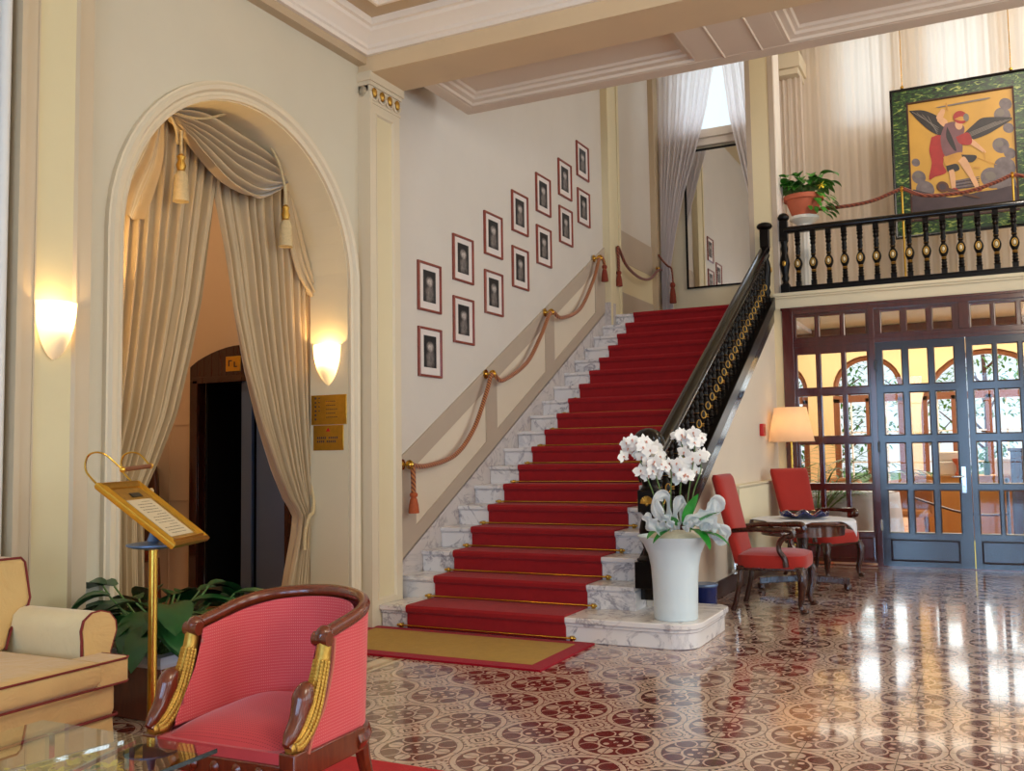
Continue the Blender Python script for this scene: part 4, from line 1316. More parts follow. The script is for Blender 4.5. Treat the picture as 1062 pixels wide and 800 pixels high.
# brass plates on the jamb
R = thing('brass_plate', 'larger brass plate with a column of symbols below the sconce', 'sign', (-4.477, 5.862, 1.645))
b = MB(); b.box(-4.642, -4.313, 5.852, 5.862, 1.532, 1.758); part(b, 'plate', M_GOLD, R, True, bevel=.002)
b = MB()
for k in range(6):
    z = 1.735 - .032 * k
    b.ell((-4.600, 5.8515, z), (.009, .002, .009), 8, 6)
    if k < 4: b.ell((-4.565, 5.8515, z), (.006, .002, .006), 8, 6)
for k, w_ in enumerate((.10, .09, .12, .10, .11)):
    x0 = -4.50
    for q in range(int(w_ / .018)): b.box(x0 + q * .018, x0 + q * .018 + .012, 5.851, 5.853, 1.705 - .03 * k, 1.711 - .03 * k)
part(b, 'engraving', M_INK, R, True)
R = thing('brass_plate', 'smaller brass plate with a red mark and lettering under the larger plate', 'sign', (-4.482, 5.862, 1.435))
b = MB(); b.box(-4.622, -4.342, 5.852, 5.862, 1.338, 1.528); part(b, 'plate', M_GOLD, R, True, bevel=.002)
b = MB()
for k in range(2):
    for q in range(11):
        if (q + k) % 6 == 5: continue
        b.box(-4.585 + q * .018, -4.585 + q * .018 + .012, 5.851, 5.853, 1.425 - .028 * k, 1.441 - .028 * k)
part(b, 'engraving', M_INK, R, True)
b = MB(); b.prism([(-.02, -.008), (.02, -.008), (.012, .006), (0, .02), (-.012, .006)], lambda u, v, w: (-4.482 + u, w, 1.488 + v), 5.850, 5.853); part(b, 'crest', M_REDPL, R, True)

# ------------------------------------------------------------------ lift behind the arch
R = thing('lift', 'dark wooden arched lift surround with black open cabin and steel door', 'lift', (-5.96, 6.6, 0))
b = MB()
Wl, Wr, zs = -6.575, -5.345, 2.13
def lift_arch(w0, w1, z0, rise, n=14): return [(lerp(w0, w1, i / n), z0 + rise * math.sin(PI * i / n) ** 0.8) for i in range(n + 1)]
XZ = lambda u, v, w: (u, w, v)
outer = lift_arch(Wl, Wr, 2.13, 0.17)
for (u0, z0), (u1, z1) in zip(outer, outer[1:]): b.prism([(u0, 2.0), (u1, 2.0), (u1, z1), (u0, z0)], XZ, 6.53, 6.62)
for a, c in ((Wl, Wl + .11), (Wr - .11, Wr)):
    b.box(a, c, 6.53, 6.62, 0, 2.0)
    b.box(a + .03 if a == Wl else a, c if a == Wl else c - .03, 6.51, 6.53, 0, 2.0)
b.box(Wl + .05, Wr - .05, 6.51, 6.54, 1.97, 2.03)
part(b, 'surround', M_DARKWOOD, R, True, bevel=.004)
b = MB(); b.box(-6.44, -5.48, 7.3, 7.32, 0, 2.0); b.box(-6.46, -6.44, 6.62, 7.3, 0, 2.0); b.box(-5.46, -5.44, 6.62, 7.3, 0, 2.0); b.box(-6.46, -5.44, 6.62, 7.3, 2.0, 2.02); b.box(-6.46, -5.44, 6.62, 7.3, 0, .02)
part(b, 'cabin', M_DARK, R, True)
b = MB(); b.box(-6.02, -5.90, 6.60, 6.64, 0.02, 1.98); b.box(-5.88, -5.47, 6.64, 6.68, 0.02, 1.98)
part(b, 'lift_door', M_STEELB, R, True, bevel=.004)
b = MB(); b.box(-6.13, -5.96, 6.517, 6.53, 2.065, 2.20); part(b, 'floor_sign', M_GOLD, R, True, bevel=.003)
b = MB()
b.box(-6.095, -6.085, 6.512, 6.518, 2.11, 2.165); b.box(-6.095, -6.055, 6.512, 6.518, 2.155, 2.165); b.box(-6.03, -6.02, 6.512, 6.518, 2.10, 2.15); b.box(-6.03, -5.995, 6.512, 6.518, 2.10, 2.11)
part(b, 'sign_mark', M_INK, R, True)
# picture, door and brown shape glimpsed past the left drape
R = thing('picture_frame', 'small framed picture on the vestibule wall beside the lift', 'picture', (-6.93, 6.59, 1.93))
b = MB(); fn = lambda u, v, d: (-6.93 + u, 6.592 - d, 1.93 + v); b.frame_rect(fn, .32, .29, [(0, 0), (0, .02), (.02, .02), (.025, 0)]); part(b, 'frame', M_BLACKWOOD, R, True)
b = MB(); b.box(-7.07, -6.79, 6.58, 6.592, 1.80, 2.06); part(b, 'print', M_MATBOARD, R, True)
R = thing('vestibule_door', 'black door with brown jamb at the left of the vestibule', 'door', (-7.48, 6.59, 0))
b = MB(); b.box(-7.70, -7.40, 6.56, 6.592, 0, 2.0); part(b, 'door_leaf', M_BLACK, R, True)
b = MB(); b.box(-7.40, -7.22, 6.55, 6.592, 0, 2.05); part(b, 'jamb', M_BROWNFRAME, R, True)
R = thing('stand_in_chair', 'brown round backed chair standing in for an unidentified shape half behind the drape', 'chair', (-7.0, 6.25, 0))  # modelled as a chair; the brown shape itself was not identified
b = MB()
def fpc(u, v):
    a = PI * (0.08 + 0.84 * u); z = lerp(0.45, 1.42, v)
    k = math.sqrt(max(0.02, 1 - max(0, (v - .55) / .45) ** 2.2))
    return (-7.0 + .28 * math.cos(a) * k, 6.22 + .22 * math.sin(a), z)
b.grid(fpc, 20, 14); part(b, 'backrest', simple('brown_leather', rgb(96, 54, 34), .4, var=.15), R, True, solid=.03, angle=80)
b = MB(); b.lathe([(.26, .38), (.29, .40), (.29, .45), (.26, .48)], (-7.0, 6.22, 0), 20, sy=.8); part(b, 'seat', M_WOOD, R, True)
for sx in (-1, 1):
    for sy in (-1, 1):
        b = MB(); b.tube([(-7 + sx * .2, 6.22 + sy * .15, .4), (-7 + sx * .22, 6.22 + sy * .17, 0)], [.025, .018], 8); part(b, 'leg', M_WOOD, R, True)

# ------------------------------------------------------------------ menu stand
R = thing('menu_stand', 'brass menu stand with tilted gold framed board and picture light', 'menu stand', (-3.425, 3.19, 0))
px_, py_ = -3.425, 3.19
b = MB(); b.lathe([(.16, 0), (.165, .012), (.14, .022), (.04, .035), (.022, .05)], (px_, py_, 0), 28); part(b, 'base', M_BRASS, R, True)
b = MB(); b.tube([(px_, py_, .04), (px_, py_, .93)], .0205, 14); part(b, 'pole', M_BRASS, R, True)
b = MB(); b.lathe([(.02, .885), (.09, .895), (.118, .905), (.118, .912), (.03, .925), (.02, .95), (.012, .99)], (px_, py_, 0), 28); part(b, 'collar', M_STEELB, R, True)
AZ, TH = .38, .654
dn = Vector((math.cos(AZ) * math.cos(TH), math.sin(AZ) * math.cos(TH), -math.sin(TH)))
sd = Vector((-math.sin(AZ), math.cos(AZ), 0)); nrm = sd.cross(dn) * -1
if nrm.z < 0: nrm = -nrm
BC = Vector((-3.405, 3.17, 1.050))
BF = lambda u, v, d: BC + sd * u - dn * v + nrm * d
BWd, BL = .36, .433
b = MB(); b.frame_rect(BF, BWd, BL, [(0, -.015), (-.008, -.005), (-.008, .012), (.004, .02), (.014, .012), (.022, .02), (.034, .012), (.036, -.015)]); part(b, 'board_frame', M_GOLD, R, True)
b = MB(); b.add([BF(u, v, d) for d in (-.013, .005) for u, v in ((-.16, -.195), (.16, -.195), (.16, .195), (-.16, .195))], [(0, 3, 2, 1), (4, 5, 6, 7), (0, 1, 5, 4), (1, 2, 6, 5), (2, 3, 7, 6), (3, 0, 4, 7)]); bd = part(b, 'board', M_OLDGOLD, R, True)
b = MB(); b.add([BF(u, v, d) for d in (.0055, .008) for u, v in ((-.115, -.165), (.115, -.165), (.115, .095), (-.115, .095))], [(0, 3, 2, 1), (4, 5, 6, 7), (0, 1, 5, 4), (1, 2, 6, 5), (2, 3, 7, 6), (3, 0, 4, 7)]); part(b, 'menu_sheet', M_PAPERW, bd, True)
b = MB()
r2 = random.Random(3)
for k in range(13):
    v = .075 - k * .0185
    u = -.085 + .02 * r2.random()
    while u < .075:
        w_ = .006 + .014 * r2.random()
        if k not in (0, 5, 9) or u > -.01:
            b.add([BF(a, c, .0084) for a, c in ((u, v), (u + w_, v), (u + w_, v + .004), (u, v + .004))], [(0, 1, 2, 3)])
        u += w_ + .006
part(b, 'printed_lines', M_INK, bd, True, smooth=False)
b = MB(); b.add([BF(u, v, d) for d in (.0055, .009) for u, v in ((-.02, .115), (.075, .115), (.075, .142), (-.02, .142))], [(0, 3, 2, 1), (4, 5, 6, 7), (0, 1, 5, 4), (1, 2, 6, 5), (2, 3, 7, 6), (3, 0, 4, 7)]); part(b, 'label_holder', M_BLACK, bd, True)
b = MB(); pl = [BF(-.10, .20, .10), BF(.15, .20, .115)]
b.tube(pl, .011, 10); lt = part(b, 'picture_light', M_BROWNFRAME, R, True)
b = MB()
for u in (-.17, .15):
    c0 = BF(u, .215, .0); e0 = BF(-.10 if u < 0 else .15, .20, .10 if u < 0 else .115)
    b = MB(); b.tube(smooth_path([c0, c0 - dn * .09 + nrm * .02, c0 - dn * .12 + nrm * .08, c0 - dn * .07 + nrm * .125, e0], 6), .0045, 6)
    part(b, 'light_arm', M_BRASS, R, True)
b = MB()
for q in pl: b.ell(q, .014, 8, 6)
part(b, 'end_cap', M_GOLD, lt, True)

# ------------------------------------------------------------------ plants
def leafy(n, c, rad, h, L, W, seed, droop=.9, upb=.5):
    r = random.Random(seed); b = MB(); s = MB()
    for i in range(n):
        a = 2 * PI * i / n * 2.4 + r.random()
        up_ = upb + r.random() * .8
        d = Vector((math.cos(a), math.sin(a), up_)).normalized()
        st = Vector(c) + Vector((r.uniform(-1, 1), r.uniform(-1, 1), 0)) * rad * .3
        e = st + d * h * r.uniform(.5, 1.0)
        s.tube([st, st.lerp(e, .5) + Vector((0, 0, .02)), e], .005, 5)
        d2 = Vector((d.x, d.y, d.z * .25)).normalized()
        b.leaf(e, d2, L * r.uniform(.75, 1.15), W * r.uniform(.75, 1.1), droop * r.uniform(.6, 1.2), 7)
    return b, s
R = thing('potted_plant', 'broad dark leaved plant in a pale rimmed wooden planter beside the arch', 'potted plant', (-3.90, 3.70, 0))
b = MB(); b.box(-4.08, -3.70, 3.50, 3.88, 0.0, .28); part(b, 'planter', M_WOOD, R, True, bevel=.006)
b = MB(); b.frame_rect(lambda u, v, d: (-3.89 + u, 3.69 + v, d), .44, .44, [(0, .27), (-.01, .29), (0, .325), (.05, .33), (.06, .27)]); part(b, 'rim', simple('pale_blue_marble_rim', rgb(196, 204, 226), .3, var=.08), R, True)
b = MB(); b.box(-4.07, -3.71, 3.51, 3.87, .26, .30); part(b, 'soil', M_SOIL, R, True)
b, s = leafy(70, (-3.86, 3.68, .30), .35, .42, .30, .22, 5, 1.5, .6)
part(s, 'stem', M_STEM, R, True); part(b, 'foliage', M_LEAF, R, True, angle=180)

# ------------------------------------------------------------------ sofa
R = thing('sofa', 'gold beige sofa with maroon piping against the left wall', 'sofa', (-3.7, 2.0, 0))
Y0 = 0.75
b = MB(); b.box(-4.18, -3.20, Y0, 2.80, .27, .41); part(b, 'base', M_SOFA, R, True, bevel=.03, seg=4)
b = MB()
# pleated skirt around front and far side
def skirt(u, v):
    s = u * 3.0
    if s < 2.05: p = (-3.215, Y0 + s); nd = (1, 0)
    else: p = (-3.215 - (s - 2.05), Y0 + 2.05 - .0); nd = (0, 1)
    w = .012 * math.sin(s * 9) * v + .03 * v
    return (p[0] + nd[0] * w, p[1] + nd[1] * w, lerp(.275, .015, v))
b.grid(skirt, 90, 6); part(b, 'skirt', M_SOFA, R, True, solid=.006, angle=60)
def pillow(b, x0, x1, y0, y1, z0, z1, r=.04, crown=.03, n=14):
    """soft box"""
    def f(face):
        pass
    def P(u, v, top):
        x = lerp(x0, x1, u); y = lerp(y0, y1, v)
        k = (math.sin(PI * min(max(u, 0), 1)) * math.sin(PI * min(max(v, 0), 1))) ** .5
        e = min(u * (x1 - x0), (1 - u) * (x1 - x0), v * (y1 - y0), (1 - v) * (y1 - y0))
        q = max(0, 1 - e / r); drop = r * .5 * q * q
        return (x, y, (z1 - drop + crown * k) if top else (z0 + drop))
    vs = []; fs = []
    m = n + 1
    import itertools
    ts = [0, .012, .03, .07] + [lerp(.12, .88, i / (n - 7)) for i in range(n - 6)] + [.93, .97, .988, 1]
    m = len(ts)
    for top in (1, 0):
        for v in ts:
            for u in ts: vs.append(P(u, v, top))
    for t_ in (0, 1):
        o = t_ * m * m
        for j in range(m - 1):
            for i in range(m - 1): fs.append((o + j * m + i, o + j * m + i + 1, o + (j + 1) * m + i + 1, o + (j + 1) * m + i))
    per = [i for i in range(m)] + [j * m + m - 1 for j in range(1, m)] + [(m - 1) * m + i for i in range(m - 2, -1, -1)] + [j * m for j in range(m - 2, 0, -1)]
    for a, c in zip(per, per[1:] + per[:1]): fs.append((a, c, m * m + c, m * m + a))
    b.add(vs, fs)
b = MB(); pillow(b, -3.95, -3.165, Y0 + .05, 2.70, .40, .505, crown=.015)
b.prism([(-3.34, 2.68), (-3.165, 2.68), (-3.165, 2.82), (-3.18, 2.835), (-3.33, 2.835), (-3.34, 2.82)], XY, .40, .502)
part(b, 'seat_cushion', M_SOFA, R, True, angle=50, bevel=.01)
b = MB()
for z in (.497, .405): b.tube([(-3.163, Y0 + .05, z), (-3.163, 2.815, z), (-3.182, 2.838, z), (-3.335, 2.838, z)], .0045, 6)
b.tube([(-3.20, Y0, .275), (-3.20, 2.80, .275), (-3.215, 2.812, .275), (-4.1, 2.812, .275)], .006, 6)
part(b, 'piping', M_PIPING, R, True)
# rolled far arm
b = MB()
armp = [(2.745, .42), (2.745, .56), (2.74, .60), (2.752, .64), (2.79, .665), (2.835, .668), (2.88, .655), (2.91, .62), (2.915, .58), (2.90, .54), (2.885, .50), (2.88, .28), (2.76, .28)]
b.prism(armp, lambda u, v, w: (w, u, v), -4.12, -3.345)
part(b, 'armrest', M_SOFALIGHT, R, True, bevel=.012, seg=3)
b = MB(); b.tube([(-3.343, y, z) for y, z in armp[:11]] + [(-3.343, 2.88, .42)], .006, 6); part(b, 'piping', M_PIPING, R, True)
b = MB(); b.prism(armp[1:11] + [(2.88, .42), (2.755, .42)], lambda u, v, w: (w, lerp(u, 2.82, .06), v), -3.346, -3.336); part(b, 'arm_panel', M_SOFA, R, True)
# back and back cushion
b = MB(); b.box(-4.19, -3.98, Y0, 2.80, .28, .84); part(b, 'back', M_SOFA, R, True, bevel=.04, seg=4)
b = MB()
poly = [(1.80, .50), (2.70, .50), (2.735, .58), (2.78, .64), (2.835, .67), (2.85, .70), (2.85, .855), (2.835, .875), (1.80, .885)]
b.prism(poly, lambda u, v, w: (w + (v - .5) * -.25, u, v), -4.02, -3.74)
part(b, 'back_cushion', M_SOFA, R, True, bevel=.045, seg=5)
b = MB(); b.tube([(-3.745 + (z - .5) * -.25, y, z) for y, z in [(2.70, .505), (2.735, .58), (2.78, .64), (2.832, .67), (2.846, .70), (2.846, .852), (2.83, .872), (1.8, .882)]], .0055, 6); part(b, 'piping', M_PIPING, R, True)
b = MB()
b.prism([(Y0 + .1, .50), (1.79, .50), (1.79, .885), (Y0 + .1, .885)], lambda u, v, w: (w + (v - .5) * -.25, u, v), -4.02, -3.74); part(b, 'back_cushion', M_SOFA, R, True, bevel=.045, seg=5)
b = MB()
b.prism([(1.545 - (y - 2.83) - .79, z) for y, z in armp], lambda u, v, w: (w, u, v), -4.12, -3.345); part(b, 'armrest', M_SOFALIGHT, R, True, bevel=.012, seg=3)

# ------------------------------------------------------------------ red rug
b = MB(); b.box(-3.05, -1.3, 0.9, 3.44, 0.001, 0.014)
solo(b, 'rug', M_RUG, 'plain red rug under the swan armed tub chair', 'rug', (-2.1, 2.2, 0), bevel=.004)

# ------------------------------------------------------------------ swan tub chair (local: faces -Y)
TC = thing('tub_chair', 'coral tub armchair with carved swan neck arms on the red rug', 'armchair', (-2.255, 2.67, 0.014), 0.03)
TC.scale = (.88, .93, .98)
def uprofile(t, w=.315, yb=.315, yf=-.30):
    """plan of the U: t 0..1 from front right, round the back, to front left"""
    side = yb - .26 - yf
    L1 = side; L2 = PI * .5 * (w + .26) ; T = 2 * L1 + L2
    s = t * T
    if s < L1: return (w, yf + s)
    if s > L1 + L2: return (-w, yf + (T - s))
    a = (s - L1) / L2 * PI
    return (w * math.cos(a), yb - .26 + .26 * math.sin(a))
def rail_z(y): return interp([(-.30, .69), (-.12, .715), (.0, .735), (.2, .775), (.315, .79)], y)[0]
def front_y(z): return interp([(.36, -.27), (.42, -.265), (.50, -.215), (.58, -.165), (.66, -.135), (.72, -.12)], z)[0]
def shell(off, z0, inset):
    b = MB()
    def f(u, v):
        z = None
        t_ = u
        x, y = uprofile(t_, .315 - inset, .315 - inset)
        zt = rail_z(y) - .01
        z = lerp(z0, zt, v)
        fy = front_y(z)
        if y < fy: y = fy
        lean = 1 + .05 * (z - .4)
        return (x * lean, y + (z - .4) * .04 * (1 if y > 0 else 0), z)
    b.grid(f, 70, 16)
    return b
b = shell(0, .36, .0); part(b, 'outer_back', M_CORAL, TC, angle=180)
b = shell(0, .40, .045); part(b, 'inner_back', M_CORAL, TC, angle=180)
b = MB()
pth = []
for i in range(61):
    x, y = uprofile(lerp(.0, 1, i / 60), .305, .30, -.125)
    pth.append((x * 1.02, y + .012, rail_z(y) + .004))
b.tube(pth, .024, 10)
for s_ in (-1, 1):
    b.ell((s_ * .311, -.128, .712), (.033, .036, .036), 12, 8)
    b.tube([(s_ * .311 - .034, -.14, .705), (s_ * .311 + .034, -.14, .705)], .024, 10)
part(b, 'top_rail', M_WOOD, TC, angle=60)
b = MB()
def seatf(u, v):
    x = lerp(-.30, .30, u); y = lerp(-.335, .24, v)
    k = (1 - abs(2 * u - 1) ** 3) * (1 - abs(2 * v - 1) ** 4)
    hw = .30 if y < .05 else math.sqrt(max(.0, 1 - ((y - .05) / .215) ** 2)) * .30
    x = max(-hw, min(hw, x))
    return (x, y, .350 + .085 * max(0, k) ** .55 + .02 * v)
b.grid(seatf, 26, 26)
b.prism([(-.30, -.335), (.30, -.335), (.30, .05), (.21, .2), (0, .255), (-.21, .2), (-.30, .05)], XY, .33, .38)
part(b, 'seat', M_CORALSEAT, TC, angle=60)
b = MB()
b.box(-.30, .30, -.345, -.315, .285, .345)
for s_ in (-1, 1): b.box(s_ * .30, s_ * .33, -.31, .10, .285, .365)
b.tube([uprofile(t_ / 20, .31, .305, .05) + (.32,) for t_ in range(21)], .035, 8)
part(b, 'seat_rail', M_WOOD, TC, bevel=.004)
for i, x in enumerate((-.20, -.10, 0, .10, .20)):
    b = MB(); b.lathe([(.019, 0), (.021, .004), (.014, .009), (.008, .012), (0, .013)], (x, -.345, .315), 14, M=Matrix.Rotation(PI / 2, 3, 'X'))
    part(b, 'rosette', M_WOOD, TC)
for s_ in (-1, 1):
    xs = s_ * .318
    # gilded neck
    b = MB()
    neck = smooth_path([(xs, -.135, .695), (xs, -.150, .63), (xs, -.175, .56), (xs * 1.0, -.205, .50), (xs, -.245, .445), (xs, -.295, .405), (xs, -.335, .395)], 6)
    rad = [interp([(0, .026), (.3, .032), (.6, .041), (.85, .036), (1, .016)], i / (len(neck) - 1))[0] for i in range(len(neck))]
    b.tube(neck, rad, 12, flat=.95)
    # scale rows
    for i in range(6, len(neck) - 3):
        for k in range(7):
            a = PI * (k / 6.0)
            p = neck[i]; tdir = (neck[min(i + 1, len(neck) - 1)] - neck[i - 1]).normalized()
            sdv = Vector((1, 0, 0)); nv = sdv.cross(tdir).normalized()
            if nv.y > 0: nv = -nv
            o = sdv * math.cos(a) * rad[i] + nv * -math.sin(a) * rad[i] * .2 + nv * math.sin(a) * rad[i]
            b.ell(p + o * .96, (.0085, .0085, .011), 6, 4)
    part(b, 'swan_neck', M_OLDGOLD, TC, label='gilded scaly swan neck')
    # wooden stile behind the neck
    b = MB()
    st = smooth_path([(xs, -.118, .70), (xs, -.128, .62), (xs, -.152, .55), (xs, -.185, .48), (xs, -.24, .42), (xs, -.27, .36)], 5)
    b.tube(st, .024, 8, flat=.9); part(b, 'arm_stile', M_WOOD, TC)
    # head and beak
    b = MB()
    hd = smooth_path([(xs, -.222, .530), (xs, -.235, .555), (xs, -.252, .548), (xs, -.268, .515), (xs, -.292, .47), (xs, -.325, .435), (xs, -.352, .412)], 5)
    rr = [interp([(0, .018), (.2, .033), (.42, .040), (.6, .031), (.85, .025), (1, .011)], i / (len(hd) - 1))[0] for i in range(len(hd))]
    b.tube(hd, rr, 12)
    b.tube(smooth_path([(xs, -.335, .398), (xs, -.30, .425), (xs, -.265, .47), (xs, -.235, .52)], 4), [.016] * 5 + [.018] * 4 + [.02] * 4, 8)
    for e in (-1, 1): b.ell((xs + e * .026, -.257, .540), (.007, .009, .009), 8, 6)
    part(b, 'swan_head', M_WOOD, TC, angle=60)
    # legs
    b = MB()
    b.box(xs - .035, xs + .035, -.345, -.275, .26, .385)
    leg = smooth_path([(xs, -.31, .28), (xs, -.325, .20), (xs, -.318, .10), (xs, -.325, .03), (xs, -.335, .0)], 5)
    b.tube(leg, [interp([(0, .036), (.3, .034), (.7, .02), (.9, .022), (1, .028)], i / (len(leg) - 1))[0] for i in range(len(leg))], 10)
    part(b, 'front_leg', M_WOOD, TC, bevel=.005)
    b = MB()
    b.tube([(s_ * .275, .14, .34), (s_ * .278, .16, .24), (s_ * .285, .20, .10), (s_ * .295, .24, 0)], [.032, .028, .022, .016], 8); part(b, 'rear_leg', M_WOOD, TC)
    # braid along upholstery edge
    b = MB(); b.tube([(p.x + s_ * -.0 + s_ * .012, p.y + .03, p.z) for p in st], .005, 5); part(b, 'braid', simple('coral_braid_%d' % (s_ + 2), rgb(206, 120, 100), .8), TC)

# ------------------------------------------------------------------ glass coffee table
R = thing('coffee_table', 'glass coffee table with chrome frame in front of the sofa', 'coffee table', (-2.44, 1.75, 0.014))
b = MB()
b.box(-2.82, -2.066, 1.30, 2.17, .438, .450); b.mi = 1
b.box(-2.0665, -2.0645, 1.30, 2.17, .4375, .4505); 
part(b, 'glass_top', [M_TABLEGLASS, M_GLASSEDGE], R, True, smooth=False)
b = MB()
b.bar((-2.40, 2.168, .430), (-2.19, 1.30, .430), .012, .012); b.bar((-2.62, 1.30, .424), (-2.45, 2.168, .424), .012, .012)
b.bar((-2.40, 2.15, .43), (-2.40, 2.15, .014), .02, .02, (0, 1, 0)); b.bar((-2.19, 1.32, .43), (-2.19, 1.32, .014), .02, .02, (0, 1, 0)); b.bar((-2.62, 1.32, .43), (-2.62, 1.32, .014), .02, .02, (0, 1, 0)); b.bar((-2.72, 2.12, .43), (-2.72, 2.12, .014), .02, .02, (0, 1, 0))
part(b, 'frame', M_CHROME, R, True)
b = MB(); b.box(-2.78, -2.10, 1.34, 2.13, .315, .322); part(b, 'lower_shelf', M_PANE, R, True, smooth=False)
R = thing('flower_bowl', 'low bowl of yellow blossoms under the glass table top', 'flowers', (-2.48, 1.98, .323))
b = MB(); b.lathe([(.05, .323), (.10, .328), (.14, .345), (.135, .348), (.09, .333), (0, .329)], (-2.48, 1.98, 0), 24); part(b, 'bowl', M_VASE, R, True)
r3 = random.Random(5); b = MB(); g = MB()
for i in range(15):
    a = r3.random() * 6.3; d = .13 * math.sqrt(r3.random())
    c = Vector((-2.48 + d * 1.3 * math.cos(a), 1.98 + d * math.sin(a), .362 + .02 * r3.random()))
    for k in range(10):
        q = 2 * PI * k / 10 + r3.random() * .3
        b.leaf(c, (math.cos(q), math.sin(q), .5 + .7 * (k % 2)), .045, .028, .5, 4)
    g.leaf(c - Vector((0, 0, .01)), (math.cos(a), math.sin(a), .1), .07, .04, .4, 4)
part(b, 'blossom', M_YELLOW, R, True, angle=180); part(g, 'leaf', M_LEAF2, R, True, angle=180)

# ------------------------------------------------------------------ orchid vase on the bottom step
VX, VY = -1.955, 6.335
R = thing('orchid_vase', 'tall white vase of white orchids tied with tulle on the bottom marble step', 'vase of flowers', (VX, VY, .168))
b = MB()
vp = [(.0, .168), (.138, .168), (.146, .176), (.148, .26), (.152, .40), (.160, .52), (.176, .60), (.205, .665), (.245, .715), (.25, .722), (.243, .724), (.20, .675), (.168, .61), (.150, .52), (.0, .50)]
b.lathe(vp, (VX, VY, 0), 40); part(b, 'vase', M_VASE, R, True, angle=60)
RT = Vector((.895, .447, 0)); FW = Vector((-.447, .895, 0)); UP = Vector((0, 0, 1))
def at(px, py, dep=0.0):
    """a spot around the vase, given offsets in centimetres along its width and height"""
    return Vector((VX, VY, 0)) + RT * ((px - 701) / 148.0) + UP * (1.3 - (py - 478.0) / 148.0) + FW * dep
r4 = random.Random(11)
pet, thr, stm, lf, tul = MB(), MB(), MB(), MB(), MB()
spots = []
def cluster(cx, cy_, rx, ry, n):
    for i in range(n):
        a = r4.random() * 2 * PI; q = math.sqrt(r4.random())
        spots.append(at(cx + rx * q * math.cos(a), cy_ + ry * q * math.sin(a), r4.uniform(-.08, .08)))
cluster(664, 474, 9, 11, 8); cluster(676, 474, 10, 9, 7); cluster(675, 492, 8, 12, 9); cluster(690, 487, 8, 10, 8); cluster(702, 494, 9, 8, 7); cluster(714, 468, 9, 13, 10); cluster(724, 474, 9, 14, 10); cluster(718, 500, 9, 10, 8); cluster(729, 487, 6, 8, 5); cluster(684, 500, 9, 6, 5); cluster(707, 503, 8, 7, 5); spots.append(at(652, 484)); spots.append(at(655, 470))
for c in spots:
    face = (-FW + RT * r4.uniform(-.7, .7) + UP * r4.uniform(-.3, .3)).normalized()
    sdv = face.cross(UP).normalized(); upv = sdv.cross(face)
    s_ = r4.uniform(.042, .056)
    roll = r4.uniform(-.4, .4)
    for k, (ang, L, W) in enumerate(((PI / 2, 1.0, .75), (PI / 2 + 2.2, 1.0, .7), (PI / 2 - 2.2, 1.0, .7), (.15, 1.1, 1.15), (PI - .15, 1.1, 1.15))):
        d = sdv * math.cos(ang + roll) + upv * math.sin(ang + roll)
        pet.leaf(c + face * (.002 if k > 2 else 0), d + face * .15, s_ * L, s_ * W, .25, 4, up=face, fold=-.05)
    thr.ell(c + face * .008, .0065, 6, 5); thr.leaf(c + face * .008, -upv + face * .8, .018, .012, .2, 3, up=face)
for (tx, ty, bx) in ((668, 470, 690), (682, 478, 694), (700, 488, 698), (712, 466, 706), (724, 466, 712), (730, 484, 716)):
    p0 = at(bx, 568, r4.uniform(-.05, .05)); p1 = at(lerp(bx, tx, .35), 525); p2 = at(tx, ty + 14); p3 = at(tx + (4 if tx < 700 else -3), ty)
    stm.tube(smooth_path([p0, p1, p2, p3], 6), .0045, 6)
for (x, y, dx, dy, L, W, dr) in ((690, 556, -1, .35, .17, .075, 1.2), (700, 552, -.5, .8, .15, .07, .9), (708, 552, .25, 1.0, .26, .085, .4), (714, 556, .7, .8, .24, .085, .5), (713, 556, .55, -.0, .20, .10, 1.6), (722, 560, 1, .3, .22, .07, 1.2), (698, 556, -.9, .1, .2, .06, 1.0)):
    lf.leaf(at(x, y, -.16), RT * dx + UP * dy - FW * .45, L, W * 1.25, dr, 8)
part(stm, 'stem', M_STEM, R, True)
fl = part(pet, 'blossom', M_PETAL, R, True, angle=180); part(thr, 'flower_throat', M_PETALC, fl, True)
part(lf, 'leaf', M_LEAF3, R, True, angle=180)
def ribbon(pts, w, seed):
    P = smooth_path(pts, 8); m = len(P) - 1
    def f(u, v):
        i = min(m - 1, int(v * m)); p = P[i].lerp(P[i + 1], v * m - i)
        t_ = (P[min(m, i + 1)] - P[max(0, i)]).normalized()
        s2 = t_.cross(FW).normalized()
        return p + s2 * ((u - .5) * w * (.5 + .5 * math.sin(PI * min(1, v * 1.1))) + .012 * math.sin(v * 17 + seed * 2 + u * 3)) + FW * .022 * math.sin(u * 11 + seed + v * 9)
    tul.grid(f, 8, 24)
ribbon([at(692, 556, -.15), at(682, 540, -.2), at(680, 525, -.18), at(692, 524, -.12), at(695, 545, -.1)], .065, 0)
ribbon([at(700, 556, -.15), at(698, 538, -.2), at(704, 526, -.18), at(708, 535, -.15), at(702, 556, -.12)], .055, 2)
ribbon([at(690, 556, -.18), at(676, 550, -.22), at(668, 540, -.2)], .09, 4)
ribbon([at(705, 550, -.2), at(718, 544, -.22), at(728, 540, -.2), at(738, 530, -.15)], .08, 1)
ribbon([at(726, 550, -.15), at(735, 538, -.18), at(738, 526, -.16), at(744, 535, -.14), at(732, 552, -.12)], .075, 3)
ribbon([at(727, 553, -.15), at(740, 552, -.18), at(748, 560, -.18), at(744, 568, -.16), at(728, 556, -.13)], .06, 5)
ribbon([at(694, 556, -.22), at(690, 546, -.25), at(684, 538, -.24)], .05, 6)
ribbon([at(706, 556, -.22), at(712, 549, -.25), at(722, 548, -.24)], .05, 8)
ribbon([at(722, 556, -.2), at(730, 548, -.24), at(738, 556, -.22)], .10, 7)
